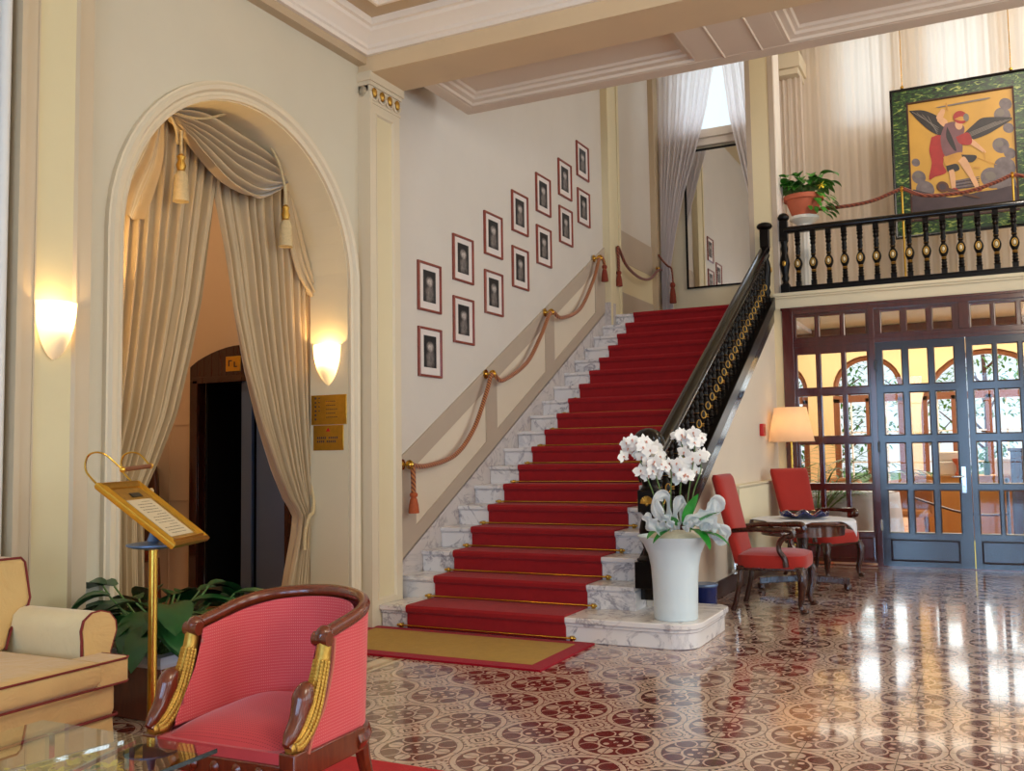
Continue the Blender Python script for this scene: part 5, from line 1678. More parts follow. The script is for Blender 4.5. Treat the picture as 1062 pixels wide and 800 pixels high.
part(tul, 'tulle_bow', M_TULLE, R, True, angle=180)
b = MB(); b.lathe([(.0, .765), (.08, .755), (.15, .735), (.19, .70), (.19, .66)][::-1], (VX, VY, 0), 24); part(b, 'moss', simple('pale_moss', rgb(222, 212, 186), .9, var=.2, scale=40), R, True)
# ------------------------------------------------------------------ glazed doors and side lights (plane y = 11.24)
DY0, DY1 = 11.255, 11.305
def glazed(name, label, x0, x1, zbot, ztop, cols, rows, st, mw, mats, panel=None, leafd=(DY0, DY1), hinge=None):
    """cols: list of (xa,xb) panes; rows: list of (za,zb)"""
    b = MB()
    ya, yb = leafd
    xs = [x0] + [q for c in cols for q in c] + [x1]
    for i in range(0, len(xs), 2): b.box(xs[i], xs[i + 1], ya, yb, zbot, ztop)
    zs = [zbot] + [q for r_ in rows for q in r_] + [ztop]
    for c in cols:
        for i in range(0, len(zs), 2): b.box(c[0], c[1], ya + .002, yb - .002, zs[i], zs[i + 1])
    # glazing bead round every pane
    for c in cols:
        for r_ in rows:
            w, h = c[1] - c[0], r_[1] - r_[0]
            cx, cz = (c[0] + c[1]) / 2, (r_[0] + r_[1]) / 2
            b.frame_rect(lambda u, v, d: (cx + u, ya - d, cz + v), w + .016, h + .016, [(0, -.004), (0, .006), (.010, .004), (.014, -.01)])
    if panel:
        for c in panel:
            b.box(c[0], c[1], ya - .004, ya, c[2], c[3])
            cx, cz = (c[0] + c[1]) / 2, (c[2] + c[3]) / 2
            b.frame_rect(lambda u, v, d: (cx + u, ya - d, cz + v), c[1] - c[0] + .03, c[3] - c[2] + .03, [(0, 0), (0, .012), (.012, .014), (.022, .002), (.022, 0)])
    o = struct(b, name, mats, label, smooth=False)
    for c in cols:
        for r_ in rows:
            g = MB(); ym = (ya + yb) / 2
            g.box(c[0] - .004, c[1] + .004, ym - .003, ym + .003, r_[0] - .004, r_[1] + .004)
            g.build('pane', M_PANE, o, smooth=False)
    return o
LROWS = [(.37, .825), (.90, 1.34), (1.43, 1.89), (1.98, 2.37)]
SCOLS = [(-1.957, -1.75), (-1.697, -1.475), (-1.425, -1.20)]
L1 = [(-1.04, -.845), (-.778, -.583), (-.518, -.325)]
L2 = [(-.145, .045), (.088, .283), (.330, .52)]
glazed('window_20', 'left side light of the glazed doors, three panes wide', -2.0, -1.16, 0.03, 2.46, SCOLS, LROWS, .05, .04, M_DOORWOOD, [(-1.95, -1.21, .08, .30)])
d1 = glazed('door_1', 'left leaf of the glazed doors with brass handle', -1.115, -.212, 0.012, 2.455, L1, LROWS, .08, .05, M_DOORLEAF, [(-1.02, -.36, .075, .285)])
d2 = glazed('door_2', 'right leaf of the glazed doors', -.208, .695, 0.012, 2.455, L2, LROWS, .08, .05, M_DOORLEAF, [(-.13, .52, .075, .285)])
RC = [(.78, .985), (1.035, 1.255), (1.305, 1.53)]
glazed('window_21', 'right side light of the glazed doors', .74, 1.58, 0.03, 2.46, RC, LROWS, .05, .04, M_DOORWOOD, [(.79, 1.53, .08, .30)])
glazed('window_22', 'transom lights over the glazed doors', -2.0, 1.58, 2.545, 2.84, SCOLS + L1 + L2 + RC, [(2.565, 2.80)], .05, .04, M_DOORWOOD)
b = MB()
b.box(-2.11, -1.99, 11.225, 11.34, 0, 2.905); b.box(1.57, 1.69, 11.225, 11.34, 0, 2.905)
b.box(-1.99, 1.57, 11.225, 11.34, 2.835, 2.905); b.box(-1.99, 1.57, 11.235, 11.33, 2.455, 2.55)
b.box(-1.175, -1.115, 11.225, 11.34, 0, 2.84); b.box(.695, .755, 11.225, 11.34, 0, 2.84); b.box(-.26, -.16, 11.232, 11.33, 2.55, 2.84)
b.box(-2.12, 1.70, 11.215, 11.235, 2.885, 2.915); b.box(-1.99, 1.57, 11.222, 11.24, 2.49, 2.515)
struct(b, 'trim_20', M_DOORWOOD, 'dark mahogany frame of the glazed doors', bevel=.004)
b = MB(); b.box(-.305, -.262, 11.243, 11.255, .80, 1.08); b.tube([(-.283, 11.25, .975), (-.283, 11.20, .975), (-.30, 11.195, .975), (-.40, 11.195, .972)], .010, 8); b.ell((-.283, 11.245, .87), .010, 8, 6)
h = b.build('handle', M_CHROME, d1, bevel=.003)
for zz in (.45, 1.3, 2.2):
    b = MB(); b.box(-1.13, -1.10, 11.222, 11.255, zz - .05, zz + .05); b.tube([(-1.114, 11.22, zz - .06), (-1.114, 11.22, zz + .06)], .010, 8); b.build('hinge', M_CHROME if zz < .5 else M_DOORLEAF, d1)
b = MB(); b.box(-.213, -.205, 11.247, 11.256, .012, .30); b.build('astragal', M_GOLD, d2)
b = MB(); b.box(-1.99, 1.57, 11.20, 11.34, 0, .012); struct(b, 'trim_21', M_DOORWOOD, 'dark threshold of the glazed doors')

# ------------------------------------------------------------------ armchairs at the round table
def armchair(name, label, loc, rz):
    R = thing(name, label, 'armchair', loc, rz, 'red high backed armchairs at the round table')
    R.scale = (1, 1, .935)
    b = MB()
    # back: upright padded slab, gently raked
    def fb(u, v):
        a = 2 * PI * u
        w = lerp(.235, .275, v); hh = lerp(.40, 1.165, v)
        cx = w * (abs(math.cos(a)) ** .35) * (1 if math.cos(a) > 0 else -1)
        cy2 = .045 * (abs(math.sin(a)) ** .6) * (1 if math.sin(a) > 0 else -1)
        if v > .93: k = math.sqrt(max(0, 1 - ((v - .93) / .075) ** 2)); cx *= lerp(.93, 1, k); cy2 *= lerp(.3, 1, k)
        return (cx, .235 + cy2 + (hh - .40) * .22, hh)
    b.grid(fb, 40, 30, wrapu=True)
    k = 40; b.f.append(tuple(range(30 * 40, 31 * 40))); b.m.append(0); b.f.append(tuple(range(40))[::-1]); b.m.append(0)
    part(b, 'backrest', M_RED, R, angle=60)
    b = MB()
    def fs_(u, v):
        a = 2 * PI * u; r = min(1.0, v * 2) if v < .5 else 1.0
        hx, hy = .285, .275
        ca, sa = math.cos(a), math.sin(a)
        q = (abs(ca) ** 5 + abs(sa) ** 5) ** (-1 / 5)
        x, y = hx * ca * q, hy * sa * q
        if v < .5:
            s = v * 2; return (x * s, y * s - .015, .505 - .03 * s ** 4 + .005)
        t_ = (v - .5) * 2
        return (x * (1 + .02 * math.sin(PI * t_)), y * (1 + .02 * math.sin(PI * t_)) - .015, lerp(.48, .375, t_))
    b.grid(fs_, 40, 16, wrapu=True)
    part(b, 'seat', M_RED, R, angle=60)
    b = MB(); b.box(-.275, .275, -.28, .25, .35, .39); part(b, 'seat_rail', M_DARKWOOD, R, bevel=.01)
    for s in (-1, 1):
        b = MB()
        leg = smooth_path([(s * .245, -.245, .37), (s * .262, -.268, .30), (s * .255, -.262, .19), (s * .238, -.245, .08), (s * .245, -.255, .03), (s * .25, -.27, .0)], 5)
        b.tube(leg, [interp([(0, .036), (.25, .038), (.6, .022), (.85, .017), (.95, .030), (1, .026)], i / (len(leg) - 1))[0] for i in range(len(leg))], 10)
        b.ell((s * .25, -.275, .02), (.032, .036, .022), 10, 6)
        part(b, 'front_leg', M_DARKWOOD, R)
        b = MB(); b.tube(smooth_path([(s * .22, .22, .37), (s * .225, .235, .22), (s * .23, .27, .06), (s * .235, .29, .0)], 5), [.026] * 6 + [.02] * 10, 8); part(b, 'rear_leg', M_DARKWOOD, R)
        b = MB()
        arm = smooth_path([(s * .255, .27, .685), (s * .285, .12, .70), (s * .30, -.05, .70), (s * .295, -.165, .705), (s * .285, -.205, .69), (s * .285, -.205, .655), (s * .285, -.165, .645)], 5)
        b.tube(arm, [.020] * 10 + [.026] * (len(arm) - 10), 8)
        sup = smooth_path([(s * .29, -.165, .66), (s * .292, -.11, .60), (s * .29, -.10, .53), (s * .287, -.14, .46), (s * .285, -.15, .39)], 5)
        b.tube(sup, [interp([(0, .026), (.4, .02), (1, .026)], i / (len(sup) - 1))[0] for i in range(len(sup))], 8)
        part(b, 'arm', M_DARKWOOD, R)
    return R
a1 = armchair('armchair', 'red high backed armchair nearest the vase, seen from the side', (-1.65, 8.06, 0), math.radians(91))
a2 = dup(a1, (-1.60, 10.24, 0), math.radians(60), 'red high backed armchair behind the round table by the lamp')

# round table with cloth and dish
TX, TY = -1.60, 9.15
R = thing('round_table', 'round walnut pedestal table between the red armchairs', 'table', (TX, TY, 0))
b = MB(); b.lathe([(.0, .60), (.40, .60), (.44, .615), (.45, .63), (.44, .645), (0, .645)], (TX, TY, 0), 40); b.lathe([(.37, .51), (.375, .60), (.33, .60), (.33, .51)], (TX, TY, 0), 36); part(b, 'table_top', M_TABLEWOOD, R, True)
b = MB(); b.lathe([(.055, .12), (.07, .18), (.05, .24), (.045, .40), (.06, .50), (.16, .55), (.16, .60)], (TX, TY, 0), 20); part(b, 'pedestal', M_DARKWOOD, R, True)
for k in range(4):
    a = PI / 4 * 0 + k * PI / 2 + .25
    d = Vector((math.cos(a), math.sin(a), 0)); c = Vector((TX, TY, 0))
    b = MB(); b.bar(c + d * .03 + Vector((0, 0, .11)), c + d * .40 + Vector((0, 0, .085)), .06, .06); b.lathe([(.02, 0.0), (.035, .01), (.035, .05), (.025, .065)], c + d * .38, 12); part(b, 'foot', M_DARKWOOD, R, True, bevel=.006)
b = MB()
CA = math.radians(38)
def fcl(u, v):
    x, y = (u - .5) * .86, (v - .5) * .86
    X_, Y_ = x * math.cos(CA) - y * math.sin(CA), x * math.sin(CA) + y * math.cos(CA)
    r = math.hypot(X_, Y_)
    if r > .452:
        ex = r - .452; k = .452 / r
        w = .452 + min(ex, .015) + ex * .12
        return (TX + X_ / r * w, TY + Y_ / r * w, .650 - ex * .95)
    return (TX + X_, TY + Y_, .650)
b.grid(fcl, 40, 40)
solo(b, 'tablecloth', M_CLOTH, 'white square cloth laid over the round walnut table', 'tablecloth', (TX, TY, .65), solid=.003, angle=80)
b = MB()
def fdish(u, v):
    a = 2 * PI * u; r = .02 + .18 * v
    return (TX + .02 + r * math.cos(a) * 1.1, TY + r * math.sin(a), .657 + .045 * v ** 2 + .022 * v * v * math.sin(a * 8))
b.grid(fdish, 48, 10, wrapu=True)
solo(b, 'glass_dish', M_BLUEGLASS, 'wavy cobalt blue glass dish on the white tablecloth', 'dish', (TX, TY, .66), solid=.006, angle=80)

# floor lamp
t = NT('lamp_shade_fabric'); nt = t.nt
d_ = nt.nodes.new('ShaderNodeBsdfDiffuse'); d_.inputs[0].default_value = (.92, .72, .54, 1)
l_ = nt.nodes.new('ShaderNodeBsdfTranslucent'); l_.inputs[0].default_value = (1, .74, .56, 1)
m_ = nt.nodes.new('ShaderNodeMixShader'); m_.inputs[0].default_value = .6
nt.links.new(d_.outputs[0], m_.inputs[1]); nt.links.new(l_.outputs[0], m_.inputs[2]); nt.links.new(m_.outputs[0], t.out.inputs[0]); nt.nodes.remove(t.b)
LX, LY = -1.972, 10.80
R = thing('floor_lamp', 'lit floor lamp with cream tapered shade beside the glazed doors', 'floor lamp', (LX, LY, 0))
b = MB(); b.lathe([(.17, 0), (.17, .015), (.05, .035), (.015, .06)], (LX, LY, 0), 28); part(b, 'base', M_BRASS, R, True)
b = MB(); b.tube([(LX, LY, .04), (LX, LY, 1.48)], .012, 10); part(b, 'pole', M_BRASS, R, True)
b = MB(); b.lathe([(.248, 1.372), (.172, 1.748)], (LX, LY, 0), 48, cap=False); part(b, 'lamp_shade', t.m, R, True, angle=180)
b = MB(); b.ell((LX, LY, 1.53), (.03, .03, .045), 10, 8); part(b, 'bulb', M_BULB, R, True)
LAMPS.append((Vector((LX, LY, 1.56)), 4.2))

# wall fittings
R = thing('fire_alarm', 'small red fire alarm call point on the wall under the stairs', 'fire alarm', (-2.2, 10.33, 1.50))
b = MB(); b.box(-2.2, -2.16, 10.26, 10.40, 1.435, 1.565); part(b, 'box', M_REDPL, R, True, bevel=.008)
b = MB(); b.box(-2.161, -2.157, 10.295, 10.365, 1.47, 1.53); part(b, 'button_plate', M_TERRA, R, True)
R = thing('radiator', 'pale ribbed radiator cover on the wall behind the armchairs', 'radiator', (-2.15, 9.85, 0.16))
b = MB(); b.box(-2.198, -2.13, 8.92, 10.80, .16, .95); part(b, 'body', M_PLASTER, R, True, bevel=.006)
b = MB(); b.grid(lambda u, v: (-2.122 + .008 * math.sin(u * 2 * PI * 45), lerp(8.93, 10.79, u), lerp(.18, .93, v)), 360, 1); part(b, 'ribs', M_PLASTER, R, True)
b = MB(); b.box(-2.20, -2.11, 8.90, 10.82, .945, .965); part(b, 'top', M_PLASTER, R, True, bevel=.004)
b = MB()
for dy in (0, .05, .10): b.tube([(-2.14, 8.75 + dy, .17), (-2.14, 8.75 + dy, .86)], .018, 10)
b.tube([(-2.14, 8.72, .20), (-2.14, 8.95, .20)], .02, 8); part(b, 'pipe', M_CHROME, R, True)
R = thing('waste_bin', 'small navy blue bin standing behind the bottom marble step', 'bin', (-2.03, 7.42, 0))
b = MB(); b.lathe([(.08, 0), (.095, .25), (.098, .255), (.09, .255), (.075, .02), (0, .02)], (-2.045, 7.40, 0), 24); part(b, 'bin_body', M_NAVY, R, True)
b = MB(); b.lathe([(.095, .24), (.101, .25), (.098, .262), (.09, .262)], (-2.045, 7.40, 0), 24); part(b, 'rim', M_STEELB, R, True)

# ------------------------------------------------------------------ balcony: pedestal, plant, painting, rope
PXX, PYY = -1.885, 11.66
R = thing('pedestal', 'white column pedestal under the potted plant behind the balcony railing', 'pedestal', (PXX, PYY, 3.09))
b = MB(); b.box(PXX - .12, PXX + .12, PYY - .12, PYY + .12, 3.09, 3.16)
vs, fs = [], []
for z in (3.16, 3.98):
    for j in range(48):
        a = 2 * PI * j / 48; rr = .082 + .005 * math.cos(a * 12); vs.append((PXX + rr * math.cos(a), PYY + rr * math.sin(a), z))
for j in range(48): fs.append((j, (j + 1) % 48, 48 + (j + 1) % 48, 48 + j))
b.add(vs, fs); part(b, 'column', M_WHITEPAINT, R, True, angle=60)
b = MB(); b.lathe([(.085, 3.96), (.12, 3.99), (.17, 4.02), (.17, 4.055), (0, 4.056)], (PXX, PYY, 0), 28); part(b, 'top', M_WHITEPAINT, R, True)
R = thing('potted_plant', 'leafy plant with yellow flower in a terracotta pot on the white pedestal', 'potted plant', (PXX, PYY, 4.057))
b = MB(); b.lathe([(.0, 4.057), (.135, 4.057), (.205, 4.245), (.23, 4.25), (.235, 4.30), (.215, 4.31), (.20, 4.26), (0, 4.25)], (PXX, PYY, 0), 32); part(b, 'pot', M_TERRA, R, True)
b, s = leafy(84, (PXX, PYY, 4.27), .26, .34, .20, .14, 9, 1.1, .8)
r5 = random.Random(21)
for i in range(34):
    a = r5.uniform(-1.2, .5); d = r5.uniform(.20, .36)
    c = Vector((PXX + d * math.cos(a), PYY + d * math.sin(a) * .8, 4.32 - r5.random() * .24))
    b.leaf(c, (math.cos(a), math.sin(a), -.4), .11, .065, .8, 5)
part(s, 'stem', M_STEM, R, True); part(b, 'foliage', M_LEAF2, R, True, angle=180)
b = MB()
for k in range(6): b.leaf((PXX + .24, PYY - .2, 4.36), (math.cos(k * 1.05), -.3 + math.sin(k * 1.05) * .4, math.sin(k * 1.05)), .06, .04, .2, 4)
part(b, 'flower', M_YELLOW, R, True, angle=180)

# painting (generic winged warrior on ochre sky)
def flat(name, c, var=.18, sc=9): return simple(name, c, .45, var=var, scale=sc)
PNTS = [flat('paint_ochre_sky', rgb(204, 154, 62), .2, 3), flat('paint_dark_wing', rgb(40, 34, 34), .6, 20), flat('paint_cloud', rgb(112, 100, 100), .6, 16), flat('paint_red', rgb(164, 40, 36), .4), flat('paint_skin', rgb(216, 164, 120), .2),
        flat('paint_armour', rgb(118, 78, 82), .35), flat('paint_gold', rgb(196, 140, 56), .3), flat('paint_dark_ground', rgb(70, 54, 58), .35), flat('paint_steel', rgb(120, 110, 100), .2), flat('paint_brown', rgb(92, 54, 34), .3)]
t = NT('green_leafy_painted_border')
n1 = t.noise(11, 3, .6, 1.2, stretch=(1.0, 1, 2.6)); 
t.set(col=t.ramp(n1, [(.36, rgb(12, 26, 12)), (.50, rgb(28, 66, 26)), (.58, rgb(70, 104, 38)), (.66, rgb(170, 176, 92))]), rough=.4)
M_GREENB = t.m
M_DOOROLD = simple('dark_stained_slip', rgb(62, 28, 20), .6, var=.2)
PCX, PCZ, PY_ = -.17, 4.735, 12.38
R = thing('painting', 'large painting of a winged warrior in a green bordered dark frame', 'painting', (PCX, PY_, 3.80))
fn = lambda u, v, d: (PCX + u, PY_ - d, PCZ + v)
W_, H_ = 1.53, 1.84
b = MB(); b.frame_rect(fn, W_, H_, [(0, -.02), (0, .03), (.012, .036), (.028, .03), (.032, -.02)]); part(b, 'frame', M_BLACKWOOD, R, True)
b = MB(); b.frame_rect(fn, W_ - .06, H_ - .06, [(0, 0), (0, .018), (.165, .022), (.165, 0)]); part(b, 'border', M_GREENB, R, True)
b = MB(); b.frame_rect(fn, W_ - .37, H_ - .37, [(0, .0), (0, .034), (.016, .034), (.02, .0)]); part(b, 'slip', M_DOOROLD, R, True)
cw, ch = W_ - .40, H_ - .40
def cv(px, py, d):   # canvas coordinates from the sketch grid (440 x 478)
    u = (px - 165) / 440.0; v = (py - (212 - 72 * u)) / 478.0
    return (PCX - cw / 2 + u * cw, PY_ - d, PCZ + ch / 2 - v * ch)
b = MB(); b.box(PCX - cw / 2, PCX + cw / 2, PY_ - .012, PY_ + .01, PCZ - ch / 2, PCZ + ch / 2)
cvs = part(b, 'canvas', PNTS[0], R, True)
b = MB(); lay = [.0125]
def poly(mi, pts):
    lay[0] += .0002
    b.mi = mi
    P = smooth_path([(x, y, 0) for x, y in pts] + [(pts[0][0], pts[0][1], 0)], 4)[:-1]
    b.add([cv(p.x, p.y, lay[0]) for p in P], [tuple(range(len(P)))])
def disc(mi, x, y, rx, ry):
    poly(mi, [(x + rx * math.cos(2 * PI * k / 10), y + ry * math.sin(2 * PI * k / 10)) for k in range(10)])
def stroke(mi, a, c, w0, w1):
    dx, dy = c[0] - a[0], c[1] - a[1]; L = math.hypot(dx, dy); nx_, ny_ = -dy / L, dx / L
    poly(mi, [(a[0] + nx_ * w0, a[1] + ny_ * w0), (c[0] + nx_ * w1, c[1] + ny_ * w1), (c[0] - nx_ * w1, c[1] - ny_ * w1), (a[0] - nx_ * w0, a[1] - ny_ * w0)])
for x, y, q in ((575, 205, 26), (560, 250, 34), (582, 300, 22), (548, 370, 34), (582, 400, 24), (560, 455, 44), (505, 500, 46), (560, 520, 44), (190, 450, 18), (200, 510, 30), (225, 560, 40)): disc(2, x, y, q, q * .9)
for x, y, q in ((552, 240, 18), (540, 362, 18), (500, 492, 22), (196, 502, 14)): disc(8, x, y, q, q * .8)
poly(7, [(172, 560), (260, 575), (340, 585), (440, 560), (520, 545), (600, 530), (604, 616), (420, 648), (172, 688)])
for k in range(6): stroke(7 if k % 2 else 2, (355, 520 + k * 6), (445, 500 + k * 7), 3, 2)
poly(1, [(170, 238), (235, 236), (300, 262), (330, 290), (310, 335), (262, 322), (212, 282)])
poly(1, [(395, 330), (440, 290), (480, 262), (560, 258), (600, 262), (560, 290), (490, 330), (420, 352)])
for k in range(4): stroke(8, (185 + k * 22, 243 + k * 6), (285, 300 + k * 8), 1.2, 1.2)
for k in range(4): stroke(8, (590 - k * 20, 266 + k * 4), (430, 335 - k * 5), 1.2, 1.2)
poly(3, [(262, 345), (300, 336), (322, 380), (306, 450), (318, 486), (270, 505), (243, 516), (258, 450), (250, 400)])
stroke(8, (300, 222), (492, 186), 2.5, 3.5); stroke(6, (330, 205), (336, 236), 3, 3)
stroke(4, (318, 232), (296, 270), 8, 12); stroke(4, (296, 268), (325, 290), 12, 14)
stroke(4, (415, 350), (478, 395), 12, 6); stroke(6, (478, 395), (480, 430), 1.5, 1.5); stroke(6, (440, 420), (520, 445), 1.2, 1.2); disc(6, 446, 462, 14, 4)
poly(5, [(322, 290), (360, 280), (402, 300), (392, 350), (384, 410), (318, 422), (300, 350)])
poly(3, [(365, 342), (415, 322), (432, 352), (420, 372), (380, 368)])
poly(1, [(330, 300), (350, 345), (365, 395), (350, 390), (325, 345)])
poly(6, [(308, 425), (385, 402), (402, 436), (360, 452), (318, 462)])
poly(1, [(318, 460), (362, 450), (372, 474), (328, 484)]); poly(1, [(384, 412), (446, 414), (430, 440), (396, 436)])
stroke(4, (385, 430), (425, 500), 17, 10); stroke(4, (425, 500), (445, 545), 11, 7); stroke(4, (340, 478), (346, 548), 11, 8); disc(3, 350, 556, 14, 9); disc(3, 448, 548, 15, 8)
disc(4, 380, 292, 16, 20); disc(3, 388, 262, 30, 26); poly(6, [(362, 270), (392, 258), (414, 270), (392, 276)]); disc(8, 412, 262, 12, 16)
disc(9, 300, 545, 26, 22); disc(7, 300, 545, 15, 12); stroke(9, (320, 555), (440, 580), 8, 4)
part(b, 'figure', PNTS, cvs, True, smooth=False, label='winged warrior with raised sword, red cloak and helmet')
for sx in (-.62, .56):
    b = MB(); b.tube([(PCX + sx, PY_ - .01, PCZ + H_ / 2), (PCX + sx, PY_ + .0, 7.0)], .006, 6); b.ell((PCX + sx, PY_ - .02, PCZ + H_ / 2 + .02), .022, 8, 6); part(b, 'hanging_wire', M_BRASS, R, True)

# barrier posts and rope on the balcony
def post(x, lab):
    R = thing('barrier_post', lab, 'barrier post', (x, 11.75, 3.09), group='brass posts of the balcony rope')
    b = MB(); b.lathe([(.10, 3.09), (.10, 3.10), (.02, 3.125)], (x, 11.75, 0), 20); part(b, 'base', M_BRASS, R, True)
    b = MB(); b.tube([(x, 11.75, 3.11), (x, 11.75, 4.24)], .011, 10); b.lathe([(.012, 4.235), (.03, 4.25), (.03, 4.265), (.012, 4.28), (.02, 4.295), (0, 4.305)], (x, 11.75, 0), 14); part(b, 'post', M_GOLD, R, True)
post(-.80, 'brass rope post left of the big painting'); post(.333, 'brass rope post at the right side of the big painting')
def rope(name, lab, pts, r=.022):
    b = MB(); b.tube(smooth_path(pts, 8), r, 8); solo(b, name, M_ROPERED, lab, 'rope', pts[0])
rope('rope', 'rust cord from behind the potted plant to the left brass post', [(-2.05, 11.85, 4.20), (-1.63, 11.78, 4.155), (-1.17, 11.75, 4.165), (-.82, 11.73, 4.262)])
rope('rope', 'rust cord swagging across the foot of the big painting', [(-.78, 11.73, 4.262), (-.55, 11.72, 4.15), (-.153, 11.72, 4.135), (.12, 11.72, 4.19), (.315, 11.73, 4.262)])
rope('rope', 'rust cord running right from the right brass post', [(.35, 11.73, 4.262), (.75, 11.72, 4.15), (1.2, 11.72, 4.15), (1.6, 11.75, 4.26)])
post(1.62, 'brass rope post farthest right on the balcony')

# ------------------------------------------------------------------ garden room furniture beyond the glass
def cloth_table(loc, r, h, label, mat_, grp=None):
    R = thing('dining_table', label, 'table', loc, group=grp)
    b = MB(); b.lathe([(.05, 0), (.05, h - .02), (r - .02, h - .02), (r - .02, h), (0, h)], n=32); part(b, 'table', M_WOOD, R)
    b = MB()
    def f(u, v):
        a = 2 * PI * u
        if v < .4: q = r * v / .4; return (q * math.cos(a), q * math.sin(a), h + .005)
        k = (v - .4) / .6
        q = r * (1 + .03 * k) + .035 * k * math.sin(a * 9)
        return (q * math.cos(a), q * math.sin(a), h + .005 - k * (h - .18))
    b.grid(f, 96, 12, wrapu=True); part(b, 'tablecloth', mat_, R, angle=80)
    return R
cloth_table((-2.65, 13.45, 0), .55, .74, 'round table under a white cloth behind the left side light', M_CLOTH)
cloth_table((-1.58, 13.35, 0), .48, .72, 'round table under a white cloth seen low through the side light', M_CLOTH)
cloth_table((2.2, 14.2, 0), .6, .74, 'round table under a white cloth far right in the garden room', M_CLOTH)
R = thing('buffet_table', 'long buffet table under an ochre cloth in the garden room', 'table', (-.2, 15.2, 0))
M_OCHCLOTH = fabric('ochre_tablecloth', rgb(214, 158, 84), weave=200)
b = MB()
b.box(-1.05, .62, 14.85, 15.55, .84, .87); part(b, 'table_top', M_WOOD, R, True)
b = MB()
per = [(-1.05, 14.85), (.62, 14.85), (.62, 15.55), (-1.05, 15.55)]
def fbu(u, v):
    t_ = u * 4; i = int(t_) % 4; k = t_ - int(t_)
    a, c = per[i], per[(i + 1) % 4]
    x, y = lerp(a[0], c[0], k), lerp(a[1], c[1], k)
    w = .02 * math.sin(u * 160) * v + .02 * v
    nx_, ny_ = ((0, -1), (1, 0), (0, 1), (-1, 0))[i]
    return (x + nx_ * w, y + ny_ * w, lerp(.875, .02, v))
b.grid(fbu, 240, 6, wrapu=True); b.box(-1.06, .63, 14.84, 15.56, .870, .878); part(b, 'tablecloth', M_OCHCLOTH, R, True, angle=60)
b = MB(); b.box(-.75, -.35, 15.0, 15.4, .88, 1.08); b.box(-.73, -.37, 15.02, 15.38, 1.08, 1.22); solo(b, 'bread_box', M_WHITEPAINT, 'white stacked bread boxes left on the buffet', 'box', (-.55, 15.2, .88), bevel=.02)
b = MB(); b.lathe([(.06, .88), (.07, .90), (.045, .95), (.045, 1.02), (.09, 1.08), (.10, 1.12), (0, 1.12)], (-.42, 14.95, 0), 20); solo(b, 'cake_stand', M_TERRA, 'orange pottery stand in front of the bread boxes', 'stand', (-.42, 14.95, .88))
b = MB(); b.box(.02, .34, 15.0, 15.35, .88, 1.12); solo(b, 'serving_box', M_CLOTH, 'pale serving box right on the buffet', 'box', (.18, 15.2, .88), bevel=.02)
b = MB(); b.lathe([(.04, .88), (.045, 1.05), (.018, 1.12), (.018, 1.2), (0, 1.2)], (-.08, 15.1, 0), 16); solo(b, 'bottle', M_LEAF, 'dark green bottle on the buffet between the boxes', 'bottle', (-.08, 15.1, .88))
b = MB(); b.lathe([(.03, .88), (.10, .90), (.12, .93), (0, .91)], (-.92, 15.05, 0), 20); solo(b, 'bowl', M_VASE, 'white bowl at the left end of the buffet', 'bowl', (-.92, 15.05, .88))
R = thing('upright_piano', 'dark wooden upright piano in the garden room', 'piano', (.75, 14.1, 0))
b = MB(); b.box(.20, 1.5, 14.0, 14.35, .02, 1.22); b.box(.17, 1.53, 13.97, 14.38, 1.22, 1.26); part(b, 'case', M_DOORWOOD, R, True, bevel=.01)
b = MB(); b.box(.22, 1.48, 13.75, 14.0, .62, .74); part(b, 'keyboard', M_DOORWOOD, R, True, bevel=.01)
for x in (.26, 1.40):
    b = MB(); b.box(x, x + .06, 13.78, 13.84, 0, .62); part(b, 'leg', M_DOORWOOD, R, True)
b = MB()
for k in range(3): b.frame_rect(lambda u, v, d, k=k: (.44 + .41 * k + u, 14.0 - d, .98 + v), .36, .34, [(0, 0), (0, .01), (.03, .01), (.03, 0)])
part(b, 'front_panel', M_WOOD, R, True)
# palm
R = thing('palm', 'tall potted palm behind the left side light', 'potted palm', (-2.0, 12.6, 0))
b = MB(); b.lathe([(.14, 0), (.19, .36), (.2, .38), (.17, .38), (0, .34)], (-2.0, 12.6, 0), 24); part(b, 'pot', M_TERRA, R, True)
b = MB(); s = MB(); r6 = random.Random(4)
for i in range(22):
    a = 2 * PI * i / 22 * 3.1; up_ = r6.uniform(.7, 2.2)
    p = Vector((-2.0, 12.6, .4)); d = Vector((math.cos(a), math.sin(a), up_)).normalized()
    L = r6.uniform(1.0, 1.5); pts = []
    for k in range(15):
        pts.append(p.copy()); p = p + d * L / 14; d = (d + Vector((math.cos(a) * .035, math.sin(a) * .035, -.10 * (k / 10)))).normalized()
    s.tube(pts, [lerp(.010, .003, k / 14) for k in range(15)], 5)
    for k in range(4, 15):
        tng = (pts[k] - pts[k - 1]).normalized(); sd_ = tng.cross(Vector((0, 0, 1))).normalized()
        for q in (-1, 1): b.leaf(pts[k], tng * .7 + sd_ * q * .8 + Vector((0, 0, -.1)), .30 * (1 - .4 * abs(k - 8) / 7), .03, .5, 4)
part(s, 'stem', M_STEM, R, True); part(b, 'foliage', M_LEAF2, R, True, angle=180)
